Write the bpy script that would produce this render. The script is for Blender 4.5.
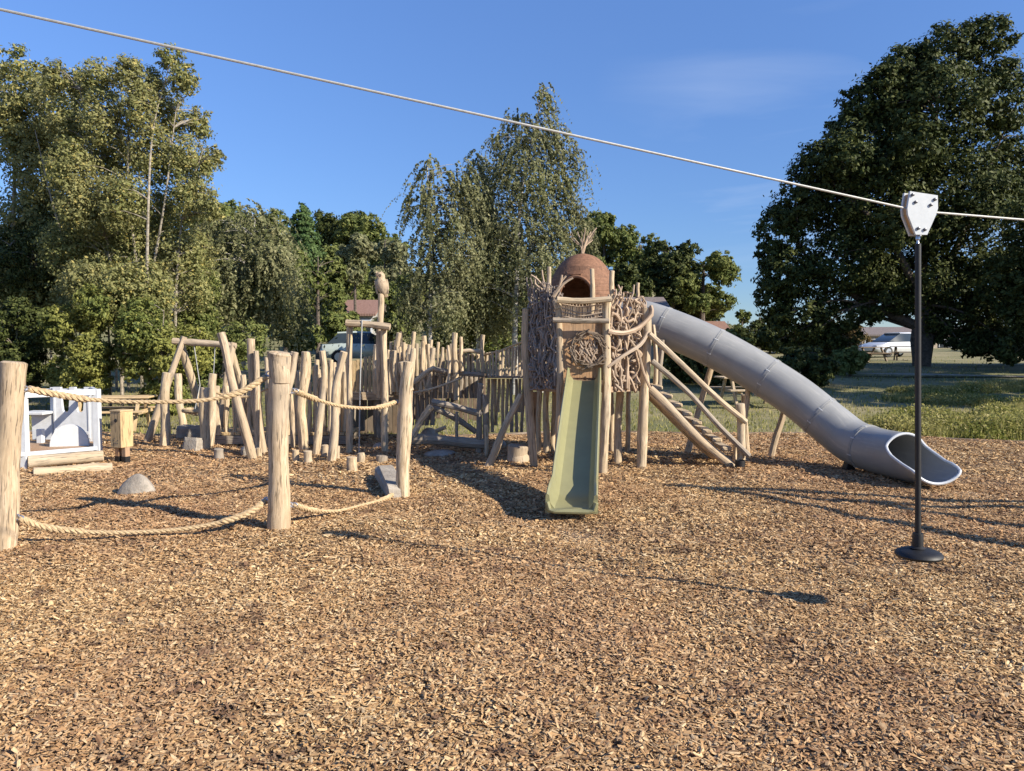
import bpy, math, random
import numpy as np
from mathutils import Vector, Matrix
R = math.radians
random.seed(7)
rng = np.random.default_rng(7)
for o in list(bpy.data.objects): bpy.data.objects.remove(o)
sc = bpy.context.scene
COL = sc.collection

# ------------------------------------------------------------------ camera
F = 760.0; CX, CY = 512.0, 385.5; CAMH = 1.6; PITCH = R(3.05)
cam = bpy.data.cameras.new('camera'); cam.sensor_width = 36; cam.sensor_fit = 'HORIZONTAL'
cam.lens = 36 * F / 1024; cam.clip_start = .05; cam.clip_end = 3000
camo = bpy.data.objects.new('camera', cam); COL.objects.link(camo)
camo.location = (0, 0, CAMH); camo.rotation_euler = (R(90) - PITCH, 0, 0)
sc.camera = camo
# ------------------------------------------------------------------ sky and sun
SUN_AZ = R(117); SUN_EL = R(29.3)     # azimuth clockwise from +Y (the way the camera looks)
sundir = Vector((math.sin(SUN_AZ) * math.cos(SUN_EL), math.cos(SUN_AZ) * math.cos(SUN_EL), math.sin(SUN_EL)))
W = bpy.data.worlds.new('World'); sc.world = W; W.use_nodes = True
nt = W.node_tree; nt.nodes.clear()
n_out = nt.nodes.new('ShaderNodeOutputWorld'); n_bg = nt.nodes.new('ShaderNodeBackground')
n_sky = nt.nodes.new('ShaderNodeTexSky'); n_sky.sky_type = 'NISHITA'; n_sky.sun_disc = False
n_sky.sun_elevation = SUN_EL; n_sky.sun_rotation = SUN_AZ; n_sky.altitude = 600
n_sky.air_density = 1.0; n_sky.dust_density = .05; n_sky.ozone_density = 4.0
n_bg.inputs['Strength'].default_value = .117
# faint wisps of cirrus high in the sky
tc = nt.nodes.new('ShaderNodeTexCoord'); mp = nt.nodes.new('ShaderNodeMapping')
mp.inputs['Rotation'].default_value = (0, R(50), 0); mp.inputs['Scale'].default_value = (1.3, 1, 8)
nz = nt.nodes.new('ShaderNodeTexNoise'); nz.inputs['Scale'].default_value = 1.6; nz.inputs['Detail'].default_value = 7
nz.inputs['Distortion'].default_value = .5
rp = nt.nodes.new('ShaderNodeValToRGB'); rp.color_ramp.elements[0].position = .46; rp.color_ramp.elements[1].position = .80
rp.color_ramp.elements[0].color = (0, 0, 0, 1); rp.color_ramp.elements[1].color = (.5, .5, .5, 1)
mx = nt.nodes.new('ShaderNodeMixRGB'); mx.inputs['Color2'].default_value = (4.2, 4.6, 5.4, 1)
nt.links.new(tc.outputs['Generated'], mp.inputs['Vector']); nt.links.new(mp.outputs['Vector'], nz.inputs['Vector'])
nt.links.new(nz.outputs['Fac'], rp.inputs['Fac'])
sx = nt.nodes.new('ShaderNodeSeparateXYZ'); nt.links.new(tc.outputs['Generated'], sx.inputs[0])
mr = nt.nodes.new('ShaderNodeMapRange'); mr.inputs['From Min'].default_value = .10; mr.inputs['From Max'].default_value = .24
mz = nt.nodes.new('ShaderNodeMapRange'); mz.inputs['From Min'].default_value = .44; mz.inputs['From Max'].default_value = .22; nt.links.new(sx.outputs['Z'], mz.inputs['Value'])
mm = nt.nodes.new('ShaderNodeMath'); mm.operation = 'MULTIPLY'; nt.links.new(mz.outputs['Result'], mm.inputs[0])
nt.links.new(sx.outputs['X'], mr.inputs['Value'])
mu = nt.nodes.new('ShaderNodeMath'); mu.operation = 'MULTIPLY'
nt.links.new(rp.outputs['Color'], mu.inputs[0]); nt.links.new(mr.outputs['Result'], mm.inputs[1]); nt.links.new(mm.outputs[0], mu.inputs[1])
tint = nt.nodes.new('ShaderNodeMixRGB'); tint.blend_type = 'MULTIPLY'; tint.inputs['Fac'].default_value = 1; tint.inputs['Color2'].default_value = (.77, .885, 1.10, 1)
sxz = nt.nodes.new('ShaderNodeSeparateXYZ'); nt.links.new(tc.outputs['Generated'], sxz.inputs[0])
gr = nt.nodes.new('ShaderNodeMapRange'); gr.inputs['From Min'].default_value = .05; gr.inputs['From Max'].default_value = .42; gr.inputs['To Min'].default_value = .56; gr.inputs['To Max'].default_value = .95
nt.links.new(sxz.outputs['Z'], gr.inputs['Value'])
deep = nt.nodes.new('ShaderNodeVectorMath'); deep.operation = 'SCALE'      # clear dry air: the sky hardly pales towards the horizon
nt.links.new(n_sky.outputs['Color'], deep.inputs[0]); nt.links.new(gr.outputs['Result'], deep.inputs['Scale'])
nt.links.new(deep.outputs[0], tint.inputs['Color1'])
nt.links.new(mu.outputs[0], mx.inputs['Fac']); nt.links.new(tint.outputs['Color'], mx.inputs['Color1'])
nt.links.new(mx.outputs['Color'], n_bg.inputs['Color']); nt.links.new(n_bg.outputs['Background'], n_out.inputs['Surface'])
sun = bpy.data.lights.new('sun', 'SUN'); sun.energy = 5.0; sun.angle = R(.53); sun.color = (1, .91, .76)
suno = bpy.data.objects.new('sun', sun); COL.objects.link(suno)
suno.rotation_euler = (-sundir).to_track_quat('-Z', 'Y').to_euler()
vs = sc.view_settings; vs.view_transform = 'Standard'; vs.look = 'None'; vs.gamma = 1; vs.use_curve_mapping = False
vs.exposure = 0.8
sc.cycles.max_bounces = 6; sc.cycles.transparent_max_bounces = 8

# ------------------------------------------------------------------ pixel -> place
cp, sp = math.cos(PITCH), math.sin(PITCH)
def ray(px, py):
    u = (px - CX) / F; v = (CY - py) / F
    return Vector((u, cp + v * sp, -sp + v * cp))
def at(px, py, Y):
    d = ray(px, py); k = Y / d.y
    return Vector((d.x * k, Y, CAMH + d.z * k))
def G(px, py, z=0.0):
    d = ray(px, py); k = (z - CAMH) / d.z
    return Vector((d.x * k, d.y * k, z))
def hw(wpx, Y): return .5 * wpx * Y / F      # half width in metres
def ss(a, b, x):
    t = np.clip((x - a) / (b - a), 0, 1); return t * t * (3 - 2 * t)
def ground_z(x, y):
    x = np.asarray(x, float); y = np.asarray(y, float)
    d = np.hypot(x, y)
    z = .75 * ss(15, 34, y) + 1.0 * ss(34, 110, d)
    ratio = x / np.maximum(d, 1)
    z = z + 13 * ss(42, 150, d) * (1 - ss(.12, .34, ratio)) * ss(20, 60, y)
    return z

# ------------------------------------------------------------------ materials
def mat(name):
    m = bpy.data.materials.new(name); m.use_nodes = True
    return m, m.node_tree, m.node_tree.nodes['Principled BSDF']
def ramp(nt, fac, stops):
    r = nt.nodes.new('ShaderNodeValToRGB'); e = r.color_ramp.elements
    while len(e) < len(stops): e.new(.5)
    for i, (p, c) in enumerate(stops): e[i].position = p; e[i].color = (*c, 1)
    nt.links.new(fac, r.inputs['Fac']); return r.outputs['Color']
def noise(nt, vec, scale, detail=4, rough=.55, mapscale=None, dist=0):
    if mapscale:
        mp = nt.nodes.new('ShaderNodeMapping'); mp.inputs['Scale'].default_value = mapscale
        nt.links.new(vec, mp.inputs['Vector']); vec = mp.outputs['Vector']
    n = nt.nodes.new('ShaderNodeTexNoise'); n.inputs['Scale'].default_value = scale
    n.inputs['Detail'].default_value = detail; n.inputs['Roughness'].default_value = rough; n.inputs['Distortion'].default_value = dist
    nt.links.new(vec, n.inputs['Vector']); return n.outputs['Fac']
def mixc(nt, fac, a, b, mode='MIX'):
    m = nt.nodes.new('ShaderNodeMixRGB'); m.blend_type = mode
    for s, v in (('Fac', fac), ('Color1', a), ('Color2', b)):
        if isinstance(v, (int, float)): m.inputs[s].default_value = v
        elif isinstance(v, tuple): m.inputs[s].default_value = (*v, 1)
        else: nt.links.new(v, m.inputs[s])
    return m.outputs['Color']
def bump(nt, b, h, strength, dist=.01):
    n = nt.nodes.new('ShaderNodeBump'); n.inputs['Strength'].default_value = strength; n.inputs['Distance'].default_value = dist
    nt.links.new(h, n.inputs['Height']); nt.links.new(n.outputs['Normal'], b.inputs['Normal'])
def attr(nt, name='grain'):
    a = nt.nodes.new('ShaderNodeAttribute'); a.attribute_name = name; return a.outputs['Vector']
def obj_co(nt):
    t = nt.nodes.new('ShaderNodeTexCoord'); return t.outputs['Object']
def isl(nt):
    g = nt.nodes.new('ShaderNodeNewGeometry'); return g.outputs['Random Per Island']

def wood_mat(name, c0, c1, c2, tone=.25, rough=.75, crack=True):
    m, nt, b = mat(name); v = attr(nt)
    g = noise(nt, v, 9, 8, .7, (5, 5, .45), .6)
    col = ramp(nt, g, [(.36, c0), (.5, c1), (.64, c2)])
    st = noise(nt, v, 3.2, 5, .6, (6, 6, .9), 1.0)
    col = mixc(nt, ramp(nt, st, [(.52, (0, 0, 0)), (.68, (.55, .55, .55))]), col, tuple(x * .62 for x in c0))
    big = noise(nt, v, 1.6, 3, .5)
    col = mixc(nt, ramp(nt, big, [(.35, (0, 0, 0)), (.7, (1, 1, 1))]), col, tuple(x * (1 - tone) for x in c1), 'MIX') if tone else col
    # knots
    mp = nt.nodes.new('ShaderNodeMapping'); mp.inputs['Scale'].default_value = (7, 7, 3.2); nt.links.new(v, mp.inputs['Vector'])
    vo = nt.nodes.new('ShaderNodeTexVoronoi'); nt.links.new(mp.outputs['Vector'], vo.inputs['Vector']); vo.inputs['Scale'].default_value = 1
    k = ramp(nt, vo.outputs['Distance'], [(.06, (1, 1, 1)), (.17, (0, 0, 0))])
    gate = ramp(nt, vo.outputs['Color'], [(.55, (0, 0, 0)), (.6, (.8, .8, .8))]); k = mixc(nt, 1.0, k, gate, 'MULTIPLY')
    col = mixc(nt, k, col, tuple(x * .38 for x in c1))
    if crack:
        cr = noise(nt, v, 30, 2, .5, (3, 3, .16))
        col = mixc(nt, ramp(nt, cr, [(.36, (1, 1, 1)), (.41, (0, 0, 0))]), col, tuple(x * .32 for x in c1))
    we = noise(nt, v, .9, 2, .5)
    col = mixc(nt, ramp(nt, we, [(.44, (0, 0, 0)), (.68, (.38, .38, .38))]), col, (.34, .30, .25))
    nt.links.new(col, b.inputs['Base Color']); b.inputs['Roughness'].default_value = rough
    b.inputs['Specular IOR Level'].default_value = .25
    bump(nt, b, g, .5, .008)
    return m
M = {}
M['wood'] = wood_mat('peeled_log', (.38, .28, .17), (.57, .44, .285), (.70, .56, .40), .22)
M['wood_pink'] = wood_mat('robinia_log', (.34, .245, .15), (.51, .385, .25), (.63, .49, .34), .25)
M['wood_grey'] = wood_mat('weathered_log', (.21, .165, .12), (.34, .28, .215), (.46, .39, .31), .3)
M['wood_dark'] = wood_mat('dark_brown_log', (.13, .09, .06), (.22, .16, .11), (.30, .22, .15), .3)  # dark brown wood; on the tower rear boards it stands in for shade
M['stick'] = wood_mat('peeled_branch', (.28, .19, .12), (.46, .34, .24), (.58, .45, .33), .3, crack=False)
M['stick_shaded'] = wood_mat('shaded_branch', (.13, .10, .085), (.29, .23, .195), (.50, .42, .36), .35, crack=False)  # same branch wood, darkened: the left walls' shade put into the colour
M['board'] = wood_mat('orange_larch_board', (.34, .19, .095), (.43, .255, .135), (.50, .31, .175), .15)
M['board_pale'] = wood_mat('pale_board', (.44, .30, .15), (.56, .40, .21), (.62, .46, .26), .1)
M['carved_red'] = wood_mat('red_heartwood', (.20, .09, .055), (.30, .15, .09), (.38, .2, .12), .3)

def simple(name, col, rough=.5, metal=0, nscale=None, var=.12, bumpk=0):
    m, nt, b = mat(name)
    if nscale:
        n = noise(nt, obj_co(nt), nscale, 5, .6)
        c = ramp(nt, n, [(.3, tuple(x * (1 - var) for x in col)), (.7, tuple(min(1, x * (1 + var)) for x in col))])
        nt.links.new(c, b.inputs['Base Color'])
        if bumpk: bump(nt, b, n, bumpk, .01)
    else: b.inputs['Base Color'].default_value = (*col, 1)
    b.inputs['Roughness'].default_value = rough; b.inputs['Metallic'].default_value = metal
    return m
M['white'] = simple('white_paint', (.56, .575, .59), .5, 0, 14, .08, .1)
M['white_plastic'] = simple('white_trolley_plastic', (.52, .545, .56), .35, 0, 30, .06)
M['black'] = simple('black_rubber', (.009, .009, .010), .55, 0, 20, .3, .1)
M['bolt'] = simple('bolt_steel', (.12, .12, .13), .35, .7, 30, .2)
M['steel'] = simple('galvanised_steel', (.5, .51, .53), .35, .9, 40, .15)
M['galv'] = simple('steel_cable_strand', (.36, .36, .35), .6, .4, 60, .15)
M['slide'] = simple('olive_green_polyethylene', (.25, .24, .125), .28, 0, 6, .07)
M['lip'] = simple('pale_slide_edge', (.55, .57, .59), .4, 0, 9, .06)
M['glass'] = simple('car_glass', (.03, .04, .045), .06, 0, 3, .1)
M['dark_window'] = simple('house_window_glass', (.03, .035, .04), .1, 0, 3, .1)
M['tyre'] = simple('tyre_rubber', (.02, .02, .02), .8, 0, 20, .2)
M['render_white'] = simple('white_rendered_wall', (.30, .29, .26), .9, 0, 3, .08)
M['render_beige'] = simple('beige_stone_wall', (.40, .33, .25), .9, 0, 6, .2, .3)
M['car_silver'] = simple('silver_car_paint', (.62, .64, .66), .25, .2, 3, .04)
M['car_green'] = simple('pale_green_car_paint', (.42, .48, .45), .25, .2, 3, .04)
def tube_mat():
    m, nt, b = mat('blue_grey_slide_plastic'); v = attr(nt)
    n = noise(nt, v, 3, 5, .6); s = noise(nt, v, 14, 4, .6, (2, 2, .2))
    c = ramp(nt, n, [(.3, (.235, .238, .236)), (.7, (.29, .29, .285))])
    c = mixc(nt, ramp(nt, s, [(.54, (0, 0, 0)), (.72, (.5, .5, .5))]), c, (.38, .37, .35))
    nt.links.new(c, b.inputs['Base Color']); b.inputs['Roughness'].default_value = .42
    return m
M['tube'] = tube_mat()
def rope_mat():
    m, nt, b = mat('twisted_rope'); v = attr(nt)
    n = noise(nt, v, 60, 3, .6)
    c = ramp(nt, n, [(.3, (.33, .23, .12)), (.7, (.56, .42, .25))])
    nt.links.new(c, b.inputs['Base Color']); b.inputs['Roughness'].default_value = .9
    bump(nt, b, n, .5, .004); return m
M['rope'] = rope_mat()
def stone_mat():
    m, nt, b = mat('grey_boulder'); v = obj_co(nt)
    n = noise(nt, v, 5, 8, .65); n2 = noise(nt, v, 30, 6, .7)
    c = ramp(nt, n, [(.3, (.22, .185, .15)), (.55, (.36, .315, .26)), (.75, (.46, .41, .34))])
    c = mixc(nt, ramp(nt, n2, [(.5, (0, 0, 0)), (.75, (.5, .5, .5))]), c, (.13, .13, .10))
    nt.links.new(c, b.inputs['Base Color']); b.inputs['Roughness'].default_value = .9
    bump(nt, b, n2, .7, .02); return m
M['stone'] = stone_mat()
def shingle_mat(name, a, bcol, sc_=14, rows=1):
    m, nt, b = mat(name); v = attr(nt)
    br = nt.nodes.new('ShaderNodeTexBrick'); br.inputs['Scale'].default_value = sc_; br.inputs['Mortar Size'].default_value = .012
    br.inputs['Color1'].default_value = (*a, 1); br.inputs['Color2'].default_value = (*bcol, 1); br.inputs['Mortar'].default_value = (*[x * .4 for x in a], 1)
    nt.links.new(v, br.inputs['Vector'])
    n = noise(nt, v, 12, 4, .6)
    c = mixc(nt, .5, br.outputs['Color'], ramp(nt, n, [(.3, tuple(x * .6 for x in a)), (.7, tuple(x * 1.2 for x in bcol))]))
    nt.links.new(c, b.inputs['Base Color']); b.inputs['Roughness'].default_value = .8
    bump(nt, b, br.outputs['Fac'], -.4, .01); return m
M['shingle'] = shingle_mat('red_cedar_shingles', (.16, .075, .04), (.25, .125, .07), 9)
M['roof_red'] = shingle_mat('red_clay_tiles', (.22, .12, .09), (.29, .17, .13), 3)
M['roof_grey'] = shingle_mat('brown_grey_tiles', (.15, .12, .11), (.22, .18, .16), 3)

def leaf_mat(name, stops, transl=.3, patch=None):
    m, nt, b = mat(name)
    c = ramp(nt, isl(nt), stops)
    big = noise(nt, obj_co(nt), .55, 3, .6)
    c = mixc(nt, ramp(nt, big, [(.38, (0, 0, 0)), (.66, (1, 1, 1))]), c, mixc(nt, .5, c, patch or stops[-1][1]))
    nt.links.new(c, b.inputs['Base Color']); b.inputs['Roughness'].default_value = .55; b.inputs['Specular IOR Level'].default_value = .1
    tr = nt.nodes.new('ShaderNodeBsdfTranslucent'); nt.links.new(c, tr.inputs['Color'])
    ms = nt.nodes.new('ShaderNodeMixShader'); ms.inputs[0].default_value = transl
    out = nt.nodes['Material Output']
    nt.links.new(b.outputs[0], ms.inputs[1]); nt.links.new(tr.outputs[0], ms.inputs[2]); nt.links.new(ms.outputs[0], out.inputs['Surface'])
    return m
M['leaf_poplar'] = leaf_mat('olive_poplar_leaf', [(0, (.10, .12, .04)), (.5, (.24, .25, .085)), (.86, (.36, .345, .15)), (1, (.58, .46, .13))], .38, (.31, .29, .14))
M['leaf_birch'] = leaf_mat('grey_green_birch_leaf', [(0, (.11, .13, .055)), (.6, (.23, .24, .115)), (1, (.38, .36, .19))], .38, (.29, .275, .16))
M['leaf_dark'] = leaf_mat('dark_evergreen_leaf', [(0, (.018, .028, .009)), (.6, (.048, .064, .018)), (1, (.12, .13, .04))], .12, (.08, .09, .03))
M['leaf_green'] = leaf_mat('mid_green_leaf', [(0, (.055, .08, .022)), (.6, (.125, .155, .045)), (1, (.24, .25, .08))], .25)
M['leaf_conifer'] = leaf_mat('bright_conifer_leaf', [(0, (.03, .06, .02)), (.6, (.07, .12, .04)), (1, (.12, .17, .06))], .15)
M['leaf_autumn'] = leaf_mat('browning_leaf', [(0, (.07, .06, .025)), (.6, (.13, .11, .045)), (1, (.22, .14, .06))], .25)
M['leaf_shrub'] = leaf_mat('yellow_green_shrub_leaf', [(0, (.06, .08, .025)), (.6, (.15, .18, .05)), (.93, (.23, .25, .07)), (1, (.42, .38, .10))], .3)
def bark_mat(name, a, bb):
    m, nt, b = mat(name); v = attr(nt)
    n = noise(nt, v, 6, 6, .65, (1, 1, 2.2))
    nt.links.new(ramp(nt, n, [(.38, a), (.6, bb)]), b.inputs['Base Color']); b.inputs['Roughness'].default_value = .9
    bump(nt, b, n, .5, .02); return m
M['bark_pale'] = bark_mat('pale_birch_bark', (.16, .14, .12), (.50, .48, .43))
M['bark_brown'] = bark_mat('brown_bark', (.06, .045, .035), (.14, .11, .085))
M['bark_twig'] = bark_mat('grey_brown_twig_bark', (.16, .13, .10), (.36, .31, .25))
M['bark_limb'] = bark_mat('pale_limb_bark', (.15, .125, .09), (.34, .30, .24))

def grass_ground():
    m, nt, b = mat('rough_lawn'); v = obj_co(nt)
    n = noise(nt, v, .25, 5, .6); n2 = noise(nt, v, 6, 6, .7)
    c = ramp(nt, n, [(.32, (.12, .13, .045)), (.48, (.23, .20, .085)), (.64, (.36, .29, .16))])
    c = mixc(nt, ramp(nt, n2, [(.35, (0, 0, 0)), (.7, (.6, .6, .6))]), c, (.06, .075, .025))
    nt.links.new(c, b.inputs['Base Color']); b.inputs['Roughness'].default_value = 1
    bump(nt, b, n2, .8, .05); return m
M['lawn'] = grass_ground()
M['blade'] = leaf_mat('grass_blade', [(0, (.09, .11, .025)), (.5, (.24, .25, .06)), (.8, (.40, .37, .11)), (1, (.56, .48, .24))], .4, (.44, .38, .17))
def mulch_base():
    m, nt, b = mat('bark_mulch_bed'); v = obj_co(nt)
    vo = nt.nodes.new('ShaderNodeTexVoronoi'); vo.inputs['Scale'].default_value = 34
    mp = nt.nodes.new('ShaderNodeMapping'); mp.inputs['Scale'].default_value = (1, 1.3, 1); nt.links.new(v, mp.inputs['Vector'])
    nt.links.new(mp.outputs[0], vo.inputs['Vector'])
    c = ramp(nt, vo.outputs['Color'], [(.1, (.08, .046, .026)), (.5, (.34, .21, .11)), (.9, (.58, .41, .235))])
    nt.links.new(c, b.inputs['Base Color']); b.inputs['Roughness'].default_value = .95
    bump(nt, b, vo.outputs['Distance'], 1, .03); return m
M['mulch'] = mulch_base()
def chip_mat():
    m, nt, b = mat('bark_chip')
    c = ramp(nt, isl(nt), [(0, (.08, .045, .025)), (.07, (.26, .145, .065)), (.25, (.46, .275, .12)), (.7, (.62, .415, .205)), (1, (.82, .62, .36))])
    n = noise(nt, obj_co(nt), .9, 4, .6); n3 = noise(nt, obj_co(nt), 90, 2)
    c = mixc(nt, ramp(nt, n, [(.42, (0, 0, 0)), (.75, (.5, .5, .5))]), c, (.22, .13, .075))
    n5 = noise(nt, obj_co(nt), 5.5, 4, .65)
    c = mixc(nt, ramp(nt, n5, [(.55, (0, 0, 0)), (.66, (.85, .85, .85))]), c, (.13, .075, .05))
    n6 = noise(nt, obj_co(nt), .35, 3, .5)
    c = mixc(nt, ramp(nt, n6, [(.4, (0, 0, 0)), (.62, (.45, .45, .45))]), c, (.40, .22, .12))
    c = mixc(nt, ramp(nt, n3, [(.4, (.25, .25, .25)), (.6, (0, 0, 0))]), c, (.1, .06, .035))
    nt.links.new(c, b.inputs['Base Color']); b.inputs['Roughness'].default_value = .9; b.inputs['Specular IOR Level'].default_value = .2
    return m
M['chip'] = chip_mat()
M['pale_strip'] = simple('pale_strip_ground', (.30, .25, .19), 1, 0, 3, .2, .3)

# ------------------------------------------------------------------ mesh tools
def mesh_np(name, V, Fc, m, grain=None, smooth=False):
    me = bpy.data.meshes.new(name)
    V = np.asarray(V, np.float32); me.vertices.add(len(V)); me.vertices.foreach_set('co', V.ravel())
    if isinstance(Fc, np.ndarray):
        k = Fc.shape[1]; nf = len(Fc)
        me.loops.add(nf * k); me.loops.foreach_set('vertex_index', Fc.astype(np.int32).ravel())
        me.polygons.add(nf); me.polygons.foreach_set('loop_start', np.arange(0, nf * k, k, dtype=np.int32))
    else:
        tot = [len(f) for f in Fc]; st = np.concatenate([[0], np.cumsum(tot)[:-1]]).astype(np.int32)
        me.loops.add(sum(tot)); me.loops.foreach_set('vertex_index', np.array([i for f in Fc for i in f], np.int32))
        me.polygons.add(len(Fc)); me.polygons.foreach_set('loop_start', st)
        nf = len(Fc)
    me.update(calc_edges=True)
    me.polygons.foreach_set('use_smooth', np.full(nf, bool(smooth)))
    if grain is not None:
        a = me.attributes.new('grain', 'FLOAT_VECTOR', 'POINT'); a.data.foreach_set('vector', np.asarray(grain, np.float32).ravel())
    me.materials.append(m); me.validate()
    return me
def link(name, me, parent=None):
    o = bpy.data.objects.new(name, me); COL.objects.link(o)
    if parent is not None:
        o.parent = parent; o.matrix_parent_inverse = parent.matrix_world.inverted()
    return o
def thing(name, label, cat, loc=(0, 0, 0), group=None):
    o = bpy.data.objects.new(name, None); COL.objects.link(o); o.location = loc; o.empty_display_size = .1
    o.matrix_world = Matrix.Translation(Vector(loc))
    o['label'] = label; o['category'] = cat
    if group: o['group'] = group
    return o
def tag(o, label, cat, group=None):
    o['label'] = label; o['category'] = cat
    if group: o['group'] = group
    return o
def recentre(o):
    """put a single mesh thing's origin at its base"""
    me = o.data; co = np.empty(len(me.vertices) * 3, np.float32); me.vertices.foreach_get('co', co); co = co.reshape(-1, 3)
    c = np.array([(co[:, 0].min() + co[:, 0].max()) / 2, (co[:, 1].min() + co[:, 1].max()) / 2, co[:, 2].min()])
    co -= c; me.vertices.foreach_set('co', co.ravel()); o.location = Vector(c.tolist()); return o

class MB:
    def __init__(s): s.V = []; s.F = []; s.Gr = []; s.n = 0
    def add(s, verts, faces, grain=None):
        verts = np.asarray(verts, float); k = s.n
        s.V.append(verts); s.Gr.append(np.asarray(grain, float) if grain is not None else verts)
        s.F.extend([tuple(i + k for i in f) for f in faces]); s.n += len(verts); return s
    def tube(s, pts, rad, n=8, caps=True, bump_=0.0, flat=1.0, off=None, dome=0.0):
        pts = [Vector(p) for p in pts]; L = len(pts)
        if not hasattr(rad, '__len__'): rad = [rad] * L
        off = np.array([random.uniform(-50, 50) for _ in range(3)]) if off is None else off
        t0 = (pts[1] - pts[0]).normalized()
        ref = Vector((0, 0, 1)) if abs(t0.z) < .9 else Vector((1, 0, 0))
        u = t0.cross(ref).normalized(); rings = []; gr = []; acc = 0
        ph = [random.uniform(0, 6.28) for _ in range(4)]
        for i in range(L):
            t = (pts[min(i + 1, L - 1)] - pts[max(i - 1, 0)]).normalized()
            u = (u - t * u.dot(t)).normalized(); w = t.cross(u)
            if i: acc += (pts[i] - pts[i - 1]).length
            for j in range(n):
                a = 2 * math.pi * j / n
                k = 1 + bump_ * (math.sin(2 * a + ph[0] + acc * 3.1) * .5 + math.sin(3 * a + ph[1] - acc * 5) * .3 + math.sin(acc * 9 + ph[2]) * .4)
                r = rad[i] * k
                rings.append(pts[i] + u * math.cos(a) * r + w * math.sin(a) * r * flat)
                gr.append((off[0] + math.cos(a) * rad[i], off[1] + math.sin(a) * rad[i], off[2] + acc))
        fc = [(i * n + j, i * n + (j + 1) % n, (i + 1) * n + (j + 1) % n, (i + 1) * n + j) for i in range(L - 1) for j in range(n)]
        if caps:
            for e, sgn in ((0, -1), (L - 1, 1)):
                b = len(rings); t = (pts[1] - pts[0]).normalized() if e == 0 else (pts[-1] - pts[-2]).normalized()
                for j in range(n):
                    rings.append(rings[e * n + j]); gr.append(gr[e * n + j])
                c0 = len(rings); mid = pts[e] + t * sgn * rad[e] * (.12 + dome)
                for j in range(n):
                    rings.append(rings[b + j].lerp(pts[e], .22) + t * sgn * rad[e] * .12); gr.append((gr[b + j][0], gr[b + j][1], gr[b + j][2] + .01))
                ce = len(rings); rings.append(mid); gr.append((off[0], off[1], off[2] + acc))
                for j in range(n):
                    k = (j + 1) % n
                    q = (b + j, c0 + j, c0 + k, b + k) if e == 0 else (b + j, b + k, c0 + k, c0 + j)
                    fc.append(q); fc.append((c0 + k, c0 + j, ce) if e == 0 else (c0 + j, c0 + k, ce))
        return s.add([tuple(p) for p in rings], fc, gr)
    def log(s, pts, r0, r1=None, n=10, wob=.35, seg=.12, bump_=.05):
        """a natural log through the given points, wobbling a little"""
        r1 = r0 if r1 is None else r1
        P = smooth_path(pts, seg); L = len(P); a, b = random.uniform(0, 9), random.uniform(0, 9)
        for i in range(1, L - 1):
            f = i / (L - 1); k = math.sin(math.pi * f) ** .5
            P[i] = P[i] + Vector((math.sin(a + f * 5.3), math.cos(b + f * 4.7), math.sin(a * b + f * 4) * .3)) * r0 * wob * .75 * k
        kn = random.uniform(.2, .85)
        rad = [(r0 + (r1 - r0) * i / (L - 1)) * (1 + .05 * math.sin(a + i / (L - 1) * 7) + .02 * math.sin(b + i * 1.9) + .11 * math.exp(-((i / (L - 1) - kn) / .05) ** 2)) for i in range(L)]
        return s.tube(P, rad, n, True, bump_)
    def box(s, c, size, rot=None, bevel=.0, off=None):
        hx, hy, hz = [d / 2 for d in size]; b = min(bevel, hx * .9, hy * .9, hz * .9)
        c = Vector(c); off = np.array([random.uniform(-50, 50) for _ in range(3)]) if off is None else off
        ax = max(range(3), key=lambda i: size[i])
        V = []; Gv = []
        def put(p):
            q = Vector(p)
            g = [p[(ax + 1) % 3], p[(ax + 2) % 3], p[ax]]
            Gv.append([g[i] + off[i] for i in range(3)])
            if rot is not None: q = rot @ q
            V.append(tuple(c + q))
        if b <= 0:
            for x in (-hx, hx):
                for y in (-hy, hy):
                    for z in (-hz, hz): put((x, y, z))
            Fc = [(0, 1, 3, 2), (4, 6, 7, 5), (0, 4, 5, 1), (2, 3, 7, 6), (0, 2, 6, 4), (1, 5, 7, 3)]
            return s.add(V, Fc, Gv)
        idx = {}
        for X in (-1, 1):
            for Y in (-1, 1):
                for Z in (-1, 1):
                    for k in range(3):
                        p = [X * hx, Y * hy, Z * hz]
                        for j in range(3):
                            if j != k: p[j] -= (X, Y, Z)[j] * b
                        idx[(X, Y, Z, k)] = len(V); put(p)
        Fc = []
        S = [(-1, -1), (1, -1), (1, 1), (-1, 1)]
        for k in range(3):
            for sg in (-1, 1):
                q = []
                for (a1, a2) in S:
                    t = [0, 0, 0]; t[k] = sg; t[(k + 1) % 3] = a1; t[(k + 2) % 3] = a2; q.append(idx[(*t, k)])
                Fc.append(tuple(q if sg > 0 else q[::-1]))
        for k in range(3):
            i1, i2 = (k + 1) % 3, (k + 2) % 3
            for a1 in (-1, 1):
                for a2 in (-1, 1):
                    q = []
                    for e, fk in ((-1, i1), (1, i1), (1, i2), (-1, i2)):
                        t = [0, 0, 0]; t[k] = e; t[i1] = a1; t[i2] = a2; q.append(idx[(*t, fk)])
                    Fc.append(tuple(q if a1 * a2 > 0 else q[::-1]))
        for X in (-1, 1):
            for Y in (-1, 1):
                for Z in (-1, 1):
                    q = [idx[(X, Y, Z, k)] for k in range(3)]
                    Fc.append(tuple(q if X * Y * Z > 0 else q[::-1]))
        return s.add(V, Fc, Gv)
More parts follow.
